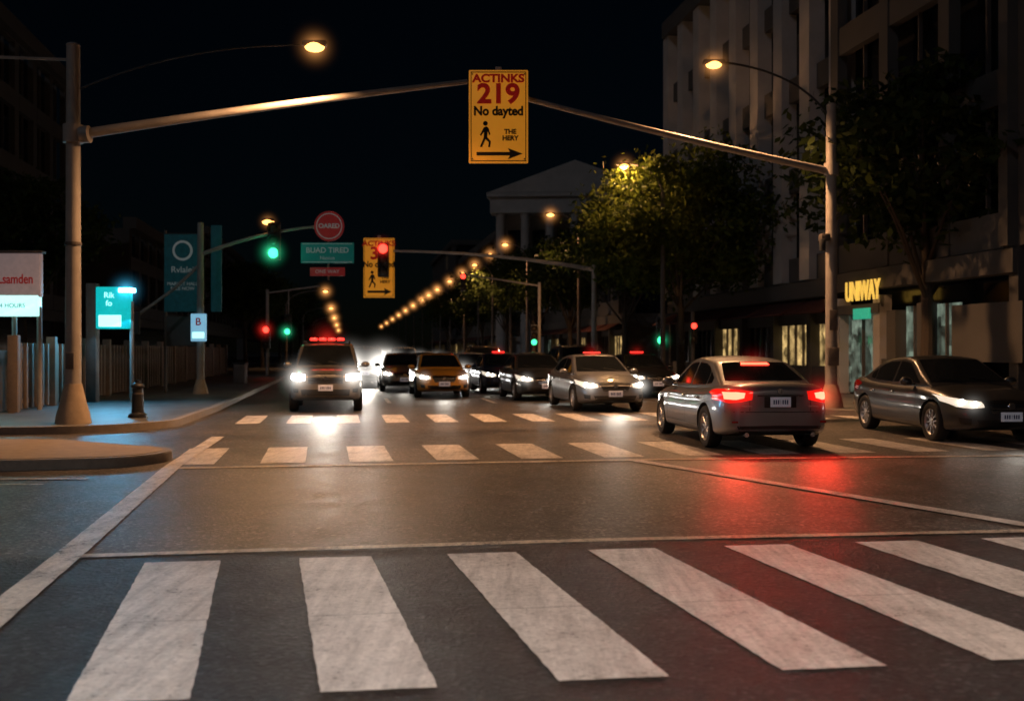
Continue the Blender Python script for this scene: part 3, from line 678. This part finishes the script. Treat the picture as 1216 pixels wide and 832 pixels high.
mb.tube([(X,Y,0.12),(X,Y,0.3),(X,Y,0.7)],[0.30,0.27,0.16],M['plinth'],20)
mb.tube([(X,Y,5.9),(X,Y,6.2)],0.18,M['pole'],20)
arm=bez((X-0.1,Y,6.02),(4.0,24.3,6.55),(0.3,22.9,7.18)); mb.tube(arm,list(np.linspace(0.095,0.055,len(arm))),M['pole'],14)
la=bez((X,Y,7.3),(X-0.8,Y,8.5),(5.25,25.5,8.72)); mb.tube(la,0.03,M['black'],8)
lp=lamp_head(mb,(5.3,25.5,8.72),(-1,0,0),L=0.55)
mb.box((X-0.2,Y-0.1,4.35),(0.22,0.3,0.18),M['poledark'],0.03); mb.box((X-0.28,Y-0.2,4.15),(0.12,0.2,0.3),M['housing'],0.03); mb.box((X,Y-0.18,2.3),(0.2,0.05,0.5),M['poledark'],0.01)
mb.box((X,Y-0.16,1.4),(0.26,0.12,0.45),M['poledark'],0.02)
gr=mb.build('street_gantry_pole')
downlight(lp,3800,SOD,gr,140); add_bloom(gr,lp,0.68,'sod',5.5)
def arrow(mb,cx,z,w,h,y,m):
    p=[(-w/2,-h*0.16),(w*0.22,-h*0.16),(w*0.18,-h/2),(w/2,0),(w*0.18,h/2),(w*0.22,h*0.16),(-w/2,h*0.16)]
    mb.add([(cx+a,y,z+b) for a,b in p],[list(range(7))],m)
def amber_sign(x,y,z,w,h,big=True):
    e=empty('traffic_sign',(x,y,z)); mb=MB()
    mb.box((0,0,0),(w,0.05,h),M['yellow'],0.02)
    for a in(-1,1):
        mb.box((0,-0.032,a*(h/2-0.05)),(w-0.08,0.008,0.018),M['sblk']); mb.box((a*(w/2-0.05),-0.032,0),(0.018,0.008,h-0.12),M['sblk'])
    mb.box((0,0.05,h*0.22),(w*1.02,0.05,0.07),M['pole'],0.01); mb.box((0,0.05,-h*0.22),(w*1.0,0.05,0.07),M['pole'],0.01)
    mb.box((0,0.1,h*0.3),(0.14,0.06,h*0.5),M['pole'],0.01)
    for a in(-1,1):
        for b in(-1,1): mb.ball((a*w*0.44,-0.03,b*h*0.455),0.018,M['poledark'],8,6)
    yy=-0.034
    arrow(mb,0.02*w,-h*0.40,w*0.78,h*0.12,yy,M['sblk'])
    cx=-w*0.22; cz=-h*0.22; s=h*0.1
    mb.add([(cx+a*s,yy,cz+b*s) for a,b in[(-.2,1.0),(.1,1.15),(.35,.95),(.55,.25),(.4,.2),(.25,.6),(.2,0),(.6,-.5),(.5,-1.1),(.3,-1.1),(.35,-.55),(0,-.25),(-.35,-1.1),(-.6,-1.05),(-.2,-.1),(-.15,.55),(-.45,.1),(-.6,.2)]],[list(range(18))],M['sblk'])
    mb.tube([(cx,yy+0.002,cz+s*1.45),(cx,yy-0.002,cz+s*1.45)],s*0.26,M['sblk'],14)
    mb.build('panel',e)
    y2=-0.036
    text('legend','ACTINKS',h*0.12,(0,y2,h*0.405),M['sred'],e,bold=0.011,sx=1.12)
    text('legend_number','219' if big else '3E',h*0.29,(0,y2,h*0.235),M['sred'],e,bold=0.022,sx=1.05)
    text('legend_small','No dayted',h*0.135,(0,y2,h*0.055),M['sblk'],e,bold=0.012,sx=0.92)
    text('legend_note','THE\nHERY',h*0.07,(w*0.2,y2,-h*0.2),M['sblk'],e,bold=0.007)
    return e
amber_sign(-0.30,22.68,6.72,1.31,2.06)
def signal(mb,p,lit,rz=0.0,s=1.0):
    x,y,z=p
    mb.box((x,y,z),(0.32*s,0.2*s,1.0*s),M['housing'],0.03*s)
    for i,c in enumerate(('R','A','G')):
        zz=z+(0.32-0.32*i)*s
        m=M['sigR'] if (c=='R' and lit=='R') else M['sigG'] if (c=='G' and lit=='G') else M['lensoff']
        mb.ball((x,y-0.10*s,zz),(0.135*s,0.06*s,0.135*s),m)
        v=[];
        for k2 in range(13):
            t=math.radians(-20+220*k2/12); v+= [(x+0.145*s*math.cos(t),y-0.1*s,zz+0.145*s*math.sin(t)),(x+0.145*s*math.cos(t),y-0.22*s,zz+0.145*s*math.sin(t))]
        mb.add(v,[[2*q,2*q+1,2*q+3,2*q+2] for q in range(12)],M['housing'],True)
mb=MB(); X,Y=-10.25,33.7
mb.tube([(X,Y,0.13),(X,Y,5.75)],[0.13,0.10],M['pole'],16); mb.tube([(X,Y,0.12),(X,Y,0.6)],[0.26,0.14],M['plinth'],16)
arm=bez((X,Y,4.7),(-8.4,33.8,5.45),(-6.55,34,5.66)); mb.tube(arm,list(np.linspace(0.07,0.04,len(arm))),M['pole'],10)
mb.tube([(X,Y,4.4),(X-0.9,Y,3.55),(X-2.15,Y-0.2,2.6)],0.05,M['pole'],10)
mb.tube([(-6.1,34,3.9),(-6.1,34,5.9)],0.035,M['pole'],8); mb.tube([(-6.6,34,5.62),(-6.0,34,5.64)],0.04,M['pole'],8)
signal(mb,(-7.85,33.8,5.15),'G',s=1.25); lp=lamp_head(mb,(-8.25,33.8,5.85),(1,0,0),L=0.4)
mb.tube([(-7.85,33.9,5.4),(-7.85,33.9,5.8)],0.04,M['pole'],8)
mb.box((-12.3,33.4,2.45),(0.3,0.2,0.75),M['housing'],0.03)
o=mb.build('traffic_signal_pole'); add_bloom(o,(-7.85,33.5,4.75),0.75,'grn',5.0); add_bloom(o,lp,0.5,'sod',5.0)
light('signal_glow','POINT',(-7.85,33.3,4.75),10,(0.05,1,0.45),o,0.12)
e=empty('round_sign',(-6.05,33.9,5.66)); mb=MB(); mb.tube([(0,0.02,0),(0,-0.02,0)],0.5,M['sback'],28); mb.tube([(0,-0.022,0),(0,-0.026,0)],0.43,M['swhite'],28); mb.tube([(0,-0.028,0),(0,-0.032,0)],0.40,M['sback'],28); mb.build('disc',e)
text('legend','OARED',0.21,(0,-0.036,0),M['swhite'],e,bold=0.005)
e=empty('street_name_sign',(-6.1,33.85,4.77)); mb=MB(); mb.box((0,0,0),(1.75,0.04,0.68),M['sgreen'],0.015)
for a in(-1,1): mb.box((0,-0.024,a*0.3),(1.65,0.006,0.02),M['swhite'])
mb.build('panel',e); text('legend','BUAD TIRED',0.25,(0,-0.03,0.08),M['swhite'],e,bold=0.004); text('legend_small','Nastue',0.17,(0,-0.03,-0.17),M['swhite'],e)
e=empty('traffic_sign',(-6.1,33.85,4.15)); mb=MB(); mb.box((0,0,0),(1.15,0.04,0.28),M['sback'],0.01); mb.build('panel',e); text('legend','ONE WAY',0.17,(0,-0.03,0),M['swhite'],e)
mb=MB(); X,Y=3.6,45.0
mb.tube([(X,Y,0.0),(X,Y,5.3)],[0.13,0.10],M['pole'],14)
arm=bez((X,Y,5.1),(-0.5,45,5.85),(-5.2,45,5.92)); mb.tube(arm,list(np.linspace(0.10,0.05,len(arm))),M['pole'],10)
signal(mb,(-5.62,44.75,5.5),'R',s=1.5)
o=mb.build('traffic_signal_pole'); add_bloom(o,(-5.62,44.35,5.98),0.8,'red',5.0)
amber_sign(-5.85,45.05,5.18,1.36,2.62,False)
def street_lamp(off,y,head_off,H,P=12,E=1200,lens='lampE',col=SOD,rm='poledark',pt=False,hz=True):
    x,_=S(off,y); xh=S(head_off,y)[0]; d=1 if xh>x else -1; mb=MB()
    mb.tube([(x,y,0.1),(x,y,H-1.0)],[0.11,0.07],M[rm],P); mb.tube([(x,y,0.1),(x,y,0.55)],[0.2,0.13],M[rm],P)
    la=bez((x,y,H-1.05),(x+d*0.3,y,H),(xh-d*0.5,y,H+0.03),8); mb.tube(la,0.04,M[rm],8)
    lp=lamp_head(mb,(xh-d*0.5,y,H+0.03),(d,0,0),lens)
    o=mb.build('street_lamp')
    if E:
        if pt: light('lamp_light','POINT',lp+Vector((0,0,-0.14)),E,col,o,0.10)
        else: downlight(lp,E,col,o)
    if hz: add_bloom(o,lp,min(1.5,0.42+y*0.008),'sod',5.5 if y<70 else 4.5)
for y in(39,53,68,84,104): street_lamp(12.1,y,10.4,8.6,E={39:850,53:2000}.get(y,2200),pt=(y==39))
for y in(75,93,118,130,142,160,180,203,230,262,300): street_lamp(12.1,y,10.4,8.6,8,0)
for y in(80,112,145,185,235): street_lamp(-4.6,y,-1.3,6.2,8,700 if y<90 else 0)
street_lamp(10.2,1.5,7.6,8.8,E=2900,lens='lampW',col=(1.0,0.70,0.53),hz=False)
street_lamp(-8.0,-1.0,-5.2,8.8,E=2900,lens='lampW',col=(1.0,0.90,0.84),hz=False)
mb=MB(); X,Y=S(-4.4,58); mb.tube([(X,Y,0.1),(X,Y,5.0)],0.09,M['pole'],10); mb.tube([(X,Y,4.8),(X+3,Y,5.2)],0.05,M['pole'],8)
signal(mb,(X,Y-0.2,2.3),'R',s=1.3); signal(mb,(X+1.2,Y-0.2,3.0),'G',s=1.2); mb.tube([(X+1.2,Y,3.2),(X+1.2,Y,4.95)],0.03,M['pole'],8); o=mb.build('traffic_signal_pole')
add_bloom(o,(X,Y-0.6,2.72),0.9,'red',4.0); add_bloom(o,(X+1.2,Y-0.6,2.6),0.8,'grn',3.0)
mb=MB(); X,Y=S(11.0,58); 
mb.tube([(X,Y,0.0),(X,Y,5.4)],0.09,M['pole'],10); mb.tube([(X,Y,5.2),(X-4.5,Y,5.9)],0.05,M['pole'],8); signal(mb,(X-0.3,Y-0.2,2.4),'G',s=1.2); signal(mb,(X-4.3,Y-0.2,5.4),'R'); mb.build('traffic_signal_pole')
mb=MB(); X,Y=S(12.3,40); mb.tube([(X,Y,0.1),(X,Y,3.0)],0.07,M['poledark'],10); signal(mb,(X,Y-0.2,2.3),'G',s=1.1); o=mb.build('pedestrian_signal'); add_bloom(o,(X,Y-0.5,1.95),0.6,'grn',3.0)
mb=MB(); X,Y=S(12.9,38); mb.tube([(X,Y,0.1),(X,Y,3.0)],0.07,M['poledark'],10); signal(mb,(X,Y-0.2,2.2),'R',s=0.8); mb.build('pedestrian_signal')

# ------------------------------------------------------------------ left side furniture
mb=MB(); x,y=-7.93,21.7
mb.tube([(x,y,0.13),(x,y,0.2),(x,y,0.24),(x,y,0.78)],[0.20,0.19,0.13,0.105],M['black'],18); mb.ball((x,y,0.80),(0.14,0.14,0.07),M['black']); mb.tube([(x,y,0.86),(x,y,0.93)],0.05,M['black'],10); mb.tube([(x,y,0.62),(x,y,0.66)],0.122,M['poledark'],18)
mb.build('bollard')
e=empty('roadside_sign',(-12.3,24.6,0)); mb=MB()
for a in(-0.35,0.35,0.95): mb.tube([(a,0,0.13),(a,0,2.6)],0.06,M['pole'],10)
mb.box((-0.1,0,3.35),(2.2,0.2,1.05),M['boardw'],0.03); mb.box((-0.1,-0.01,2.62),(2.14,0.2,0.5),M['whiteLit'],0.02); mb.box((-0.1,0,3.91),(2.3,0.26,0.06),M['poledark'],0.01)
mb.build('board',e); text('legend','Lsamden',0.32,(0.42,-0.108,3.25),M['sred'],e,bold=0.005,sx=0.75); text('legend_small','OPEN 24 HOURS',0.15,(0.1,-0.118,2.62),M['teal'],e)
light('sign_glow','AREA',(-0.1,-0.25,2.6),14,(0.35,0.95,1.0),e,size=(2,0.3),target=(0.4,-3,0.8))
e=empty('illuminated_sign',(-10.95,28.2,0)); mb=MB()
mb.box((-0.62,0.05,1.75),(0.28,0.28,3.3),M['poledark'],0.02); mb.tube([(0.48,0,0.13),(0.48,0,2.9)],0.055,M['pole'],12)
mb.box((0,0,2.72),(0.95,0.22,1.15),M['tealLit'],0.03); mb.box((-0.08,-0.02,2.36),(0.62,0.22,0.32),M['whiteLit'],0.01); mb.box((0.36,-0.03,3.20),(0.42,0.24,0.13),M['blueLamp'],0.03)
mb.build('light_box',e); text('legend','Rik\nfo',0.22,(-0.1,-0.13,2.95),M['whiteLit'],e)
light('sign_glow','AREA',(0.1,-0.35,2.6),110,(0.12,0.60,1.0),e,size=(1,1.1),target=(1.2,-4,0)); add_bloom(e,(0.40,-0.2,3.20),0.7,'blue',5.0)
mb=MB(); x,y=-10.95,34.4
mb.box((x-0.1,y,4.15),(1.25,0.08,2.6),M['teal'],0.02); mb.box((x+1.02,y,4.3),(0.36,0.08,2.9),M['teal'],0.02); mb.box((x-0.1,y,2.2),(1.1,0.08,1.0),M['wallL'],0.02)
mb.tube([(x-0.72,y+0.1,0.1),(x-0.72,y+0.1,5.6)],0.05,M['poledark'],10)
mb.tube([(x-0.1,y-0.05,4.9),(x-0.1,y-0.06,4.9)],0.34,M['swhite'],24); mb.tube([(x-0.1,y-0.065,4.9),(x-0.1,y-0.07,4.9)],0.26,M['teal'],24)
e=mb.build('advertising_banner'); text('legend','Rvlalei',0.3,(x-0.1,y-0.06,4.25),M['swhite'],e); text('legend_small','MARKET HALL\nSALE NOW',0.16,(x-0.1,y-0.06,3.7),M['swhite'],e)
mb=MB(); mb.box((-10.25,33.5,2.3),(0.5,0.1,0.9),simple('lit_notice',(0.5,0.7,0.9),0.5,em=(0.30,0.70,1.0),es=0.55,var=0.4,scale=4),0.02); mb.box((-10.25,33.49,2.05),(0.4,0.1,0.2),M['whiteLit'],0.01); e=mb.build('illuminated_notice'); text('legend','B',0.34,(-10.25,33.44,2.48),M['sred'],e,bold=0.006)
mb=MB(); P0=Vector(S(-7.6,23.5)); P1=Vector(S(-7.2,62)); L=(P1-P0).length; nn=int(L/0.42); rz=math.atan2(P1.y-P0.y,P1.x-P0.x)
for i in range(nn+1):
    p=P0.lerp(P1,i/nn); big=i%7==0
    mb.box((p.x,p.y,1.0 if big else 0.95),(0.22 if big else 0.12,0.22 if big else 0.08,1.8 if big else 1.55),M['fence'],0.01,rz=rz)
c=(P0+P1)/2
for z in(0.35,1.6): mb.box((c.x-0.06,c.y,z),(L,0.05,0.1),M['fence'],rz=rz)
mb.box((c.x-0.5,c.y,0.8),(L,0.1,1.5),M['wallL'],rz=rz)
mb.build('fence')
mb=MB(); x,y=S(-4.5,44); mb.box((x,y,0.55),(0.5,0.5,0.85),M['poledark'],0.04); mb.box((x,y,1.0),(0.56,0.56,0.06),M['black'],0.02); mb.build('litter_bin')

# ------------------------------------------------------------------ buildings
RZR=math.atan2(-0.987,0.161); RZL=math.atan2(0.987,-0.161)
def building(name,loc,rz,L,D,H,pitch,pier,storey,ground,mp,ms,lit=0.03,fin=0.5,shops=None,side=True,parapet=0.8):
    e=empty(name,(*loc,0.1),rz); mb=MB()
    mb.box((L/2,D/2+0.4,H/2),(L-0.02,D-0.8,H),M['winD'])
    def face(L,tr):
        n=max(1,int(round(L/pitch))); p=L/n
        for i in range(n+1): tr((i*p,-fin/2+0.38,ground+(H-ground)/2),(pier,fin,H-ground))
        k=int((H-ground)/storey)
        for j in range(k+1):
            z=ground+j*storey
            for i in range(n): tr((i*p+p/2,0.22,z+0.45),(p-pier-0.004,0.3,0.9),ms)
            if j<k:
                for i in range(n):
                    tr((i*p+p/2,0.30,z+0.9+(storey-0.9)/2),(0.06,0.12,storey-0.94),M['poledark'])
                    if random.random()<lit: tr((i*p+p/2-p*0.22+0.0,0.375,z+0.9+(storey-0.9)/2),(p*0.4-0.1,0.03,storey-1.0),M['winLit'])
        tr((L/2,0.1,H+parapet/2),(L+0.5,0.9,parapet),ms)
    def trf(c,d,m=None): mb.box(c,d,m or mp)
    face(L,trf)
    if side:
        def trs(c,d,m=None): mb.box((L-c[1],c[0],c[2]),(d[1],d[0],d[2]),m or mp)
        face(D,trs)
        mb.box((L-0.15,D/2,ground/2),(0.35,D,ground-0.02),ms)
    mb.box((L/2,0.12,ground-0.35),(L,0.5,0.6),ms)
    if shops: shops(mb,L,e)
    mb.build('walls_and_windows',e); return e
def shopsA(mb,L,e):
    x=0.0
    while x<L-1:
        t=random.random(); m=M['shopW'] if t<0.45 else M['shopC'] if t<0.55 else M['winD']
        mb.box((x+0.15,0.15,1.5),(0.3,0.4,3.0),M['stoneD'])
        mb.box((x+1.6,0.36,1.65),(2.6,0.05,1.5),m); mb.box((x+1.6,0.3,2.6),(2.6,0.2,0.4),M['stoneD'])
        for q in(-0.65,0,0.65): mb.box((x+1.6+q,0.30,1.65),(0.06,0.1,1.5),M['poledark'])
        mb.box((x+1.6,0.2,0.45),(2.6,0.3,0.88),M['stoneD'])
        mb.box((x+1.6,-0.45,3.0),(2.9,1.2,0.06),M['awning'],rx=0.45); x+=3.2
bA=building('office_building',S(16.8,53),RZR,18.5,14,17.6,2.45,0.8,3.4,4.0,M['stone'],M['stoneD'],0.0,0.6,shopsA,side=False)
def shopsB(mb,L,e):
    mb.box((1.6,0.3,1.35),(2.2,0.05,2.5),M['shopC']); mb.box((1.6,0.25,1.35),(0.07,0.12,2.5),M['poledark']); mb.box((0.35,0.15,1.6),(0.4,0.4,3.1),M['stone']); mb.box((2.9,0.15,1.6),(0.4,0.4,3.1),M['stone'])
    mb.box((1.6,0.1,2.75),(3,0.4,0.3),M['stoneD']); mb.box((2.15,-0.12,2.60),(1.0,0.08,0.34),M['signG'],0.01)
    for x in(4.6,6.2): mb.box((x,0.30,2.0),(1.1,0.05,1.5),M['shopC']); mb.box((x,0.24,2.0),(0.05,0.1,1.5),M['poledark'])
    mb.box((5.4,0.15,0.6),(4.4,0.4,1.2),M['stoneD']); mb.box((3.75,0.15,1.9),(0.5,0.4,1.5),M['stoneD']); mb.box((5.4,0.15,2.0),(0.5,0.4,1.6),M['stoneD']); mb.box((8.3,0.15,1.9),(2.9,0.4,1.5),M['stoneD'])
    text('shop_letters','UNIWAY',0.88,(2.35,-0.22,3.28),M['signY'],e,bold=0.008,sx=0.60,ext=0.02)
bB=building('office_building',S(16.3,34.2),RZR,9.5,30,24,3.0,0.5,3.6,4.0,M['stoneD'],M['stoneD'],0.0,0.35,shopsB,side=True)
e=empty('classical_building',(-1.6,100,0.1),math.radians(-4)); mb=MB()
Wc=15.5; mb.box((Wc/2,10,8),(Wc,19,16),M['stoneW']); mb.box((Wc/2,-0.3,0.6),(Wc+1,1.6,1.2),M['stoneW']); mb.box((Wc/2,-0.5,15.4),(Wc+0.8,2.2,1.5),M['stoneW']); mb.box((Wc/2,-0.6,16.35),(Wc+1.4,2.6,0.35),M['stoneW'])
for i in range(7):
    x=0.6+i*(Wc-1.2)/6; mb.tube([(x,-0.9,1.2),(x,-0.9,1.5),(x,-0.9,14.2),(x,-0.9,14.6)],[0.65,0.52,0.44,0.62],M['stoneW'],18)
    if i<6:
        for z in(4,8,12): mb.box((x+1.2,0.45,z),(1.2,0.1,2.4),M['winD'])
mb.add([(-0.7,-1.9,16.55),(Wc+0.7,-1.9,16.55),(Wc/2,-1.9,19.6),(-0.7,19,16.55),(Wc+0.7,19,16.55),(Wc/2,19,19.6)],[[0,1,2],[3,5,4],[0,2,5,3],[1,4,5,2]],M['stoneW'])
mb.build('facade',e)
for i,(off,y,L,D,H,side) in enumerate(((-17,47,16,16,17.5,'L'),(-15,72,30,14,10,'L'),(-15,110,40,14,14,'L'),(17.5,90,26,12,9,'R'),(17,150,36,14,14,'R'),(17,200,40,14,18,'R'),(-16,165,60,14,12,'L'))):
    if side=='R': building('office_building',S(off,y),RZR,L,D,H,3.2,0.6,3.4,3.8,M['stoneD'],M['stoneD'],0.04,0.3,shopsA,side=True)
    else:
        e=building('office_building',S(off,y),RZL,L,D,H,3.2,0.7,3.4,3.8,M['stoneD'],M['stoneD'],0.0 if i==0 else 0.03,0.3,None,side=False)
        b=MB(); b.box((-0.1,D/2,H/2),(0.3,D,H),M['wallL']); b.build('end_wall',e)

# ------------------------------------------------------------------ trees
def tree_mesh(name,seed,H,r,zlo,leaf,nclump,nleaf,size):
    rnd=random.Random(seed); rg=np.random.RandomState(seed); mb=MB()
    tr=[(0,0,0)]; x=y=0
    for i in range(1,7): x+=rnd.uniform(-.08,.08); y+=rnd.uniform(-.08,.08); tr.append((x,y,H*0.62*i/6))
    mb.tube(tr,list(np.linspace(0.20,0.07,7)),M['bark'],10)
    cz=(zlo+H)/2; hz=(H-zlo)/2; cl=[]
    while len(cl)<nclump:
        a=rg.normal(size=3); a/=np.linalg.norm(a); q=rg.uniform(0.3,1.0)**0.6
        ang=math.atan2(a[1],a[0]); lob=1+0.22*math.sin(3*ang+seed)+0.12*math.sin(5*ang+2*seed)
        c=np.array([a[0]*r*q*lob,a[1]*r*q*lob,cz+a[2]*hz*q*(1 if a[2]>0 else 0.85)]); cl.append(c)
    for c in cl[:14]:
        b0=Vector(tr[rnd.randint(3,6)]); c=Vector(c); m=b0.lerp(c,0.5)+Vector((0,0,0.25)); mb.tube([b0,m,c],[0.06,0.035,0.012],M['bark'],6)
    for c in cl:
        rr=rnd.uniform(0.35,0.8)*r/3.2; k=int(nleaf*rnd.uniform(0.5,1.4))
        P=c+rg.normal(size=(k,3))*np.array([rr,rr,rr*0.6])*0.75
        for p in P:
            u=rg.normal(size=3); u/=np.linalg.norm(u); v=np.cross(u,rg.normal(size=3)); v/=np.linalg.norm(v); s=size*rnd.uniform(0.6,1.3)
            mb.add([p-u*s,p+v*s*0.45,p+u*s,p-v*s*0.45],[[0,1,2,3]],leaf)
    o=mb.build(name); me=o.data; bpy.data.objects.remove(o); return me
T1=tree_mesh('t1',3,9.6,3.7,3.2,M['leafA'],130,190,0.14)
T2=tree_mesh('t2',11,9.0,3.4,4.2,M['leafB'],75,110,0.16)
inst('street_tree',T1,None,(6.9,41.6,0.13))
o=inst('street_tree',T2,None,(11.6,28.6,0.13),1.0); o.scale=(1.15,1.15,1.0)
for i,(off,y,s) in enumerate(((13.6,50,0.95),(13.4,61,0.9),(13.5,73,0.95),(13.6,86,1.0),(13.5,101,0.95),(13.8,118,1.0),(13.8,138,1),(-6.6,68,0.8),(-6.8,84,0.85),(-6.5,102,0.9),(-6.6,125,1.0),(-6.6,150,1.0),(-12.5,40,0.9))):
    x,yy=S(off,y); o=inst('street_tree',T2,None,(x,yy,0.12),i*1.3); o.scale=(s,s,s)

# ------------------------------------------------------------------ sky, added fill light, camera
w=bpy.data.worlds.new('World'); scene.world=w; w.use_nodes=True; nt=w.node_tree; nt.nodes.clear()
ow=N(nt,'ShaderNodeOutputWorld'); bg=N(nt,'ShaderNodeBackground'); sk=N(nt,'ShaderNodeTexSky'); sk.sky_type='NISHITA'; sk.sun_disc=False
sk.sun_elevation=math.radians(6); sk.sun_rotation=math.radians(200); sk.dust_density=0.2; sk.ozone_density=4
nt.links.new(sk.outputs[0],bg.inputs[0]); bg.inputs[1].default_value=0.0006; nt.links.new(bg.outputs[0],ow.inputs[0])
sl=bpy.data.lights.new('night_fill','SUN'); sl.energy=0.11; sl.angle=math.radians(0.5); sl.color=(0.85,0.88,1.0)  # dim fill added to lift the upper walls, no moon in view
so=bpy.data.objects.new('night_fill',sl); COL.objects.link(so); so.rotation_euler=(math.radians(55),0,math.radians(-35))
cd=bpy.data.cameras.new('camera'); cam=bpy.data.objects.new('camera',cd); COL.objects.link(cam); scene.camera=cam
cam.location=(0,0,1.55); cam.rotation_euler=(math.pi/2,0,0); cd.lens=36; cd.sensor_width=36; cd.clip_end=2000; cd.clip_start=0.05
cd.dof.use_dof=True; cd.dof.focus_distance=12.0; cd.dof.aperture_fstop=1.6
scene.view_settings.view_transform='Standard'; scene.view_settings.look='None'; scene.view_settings.exposure=0
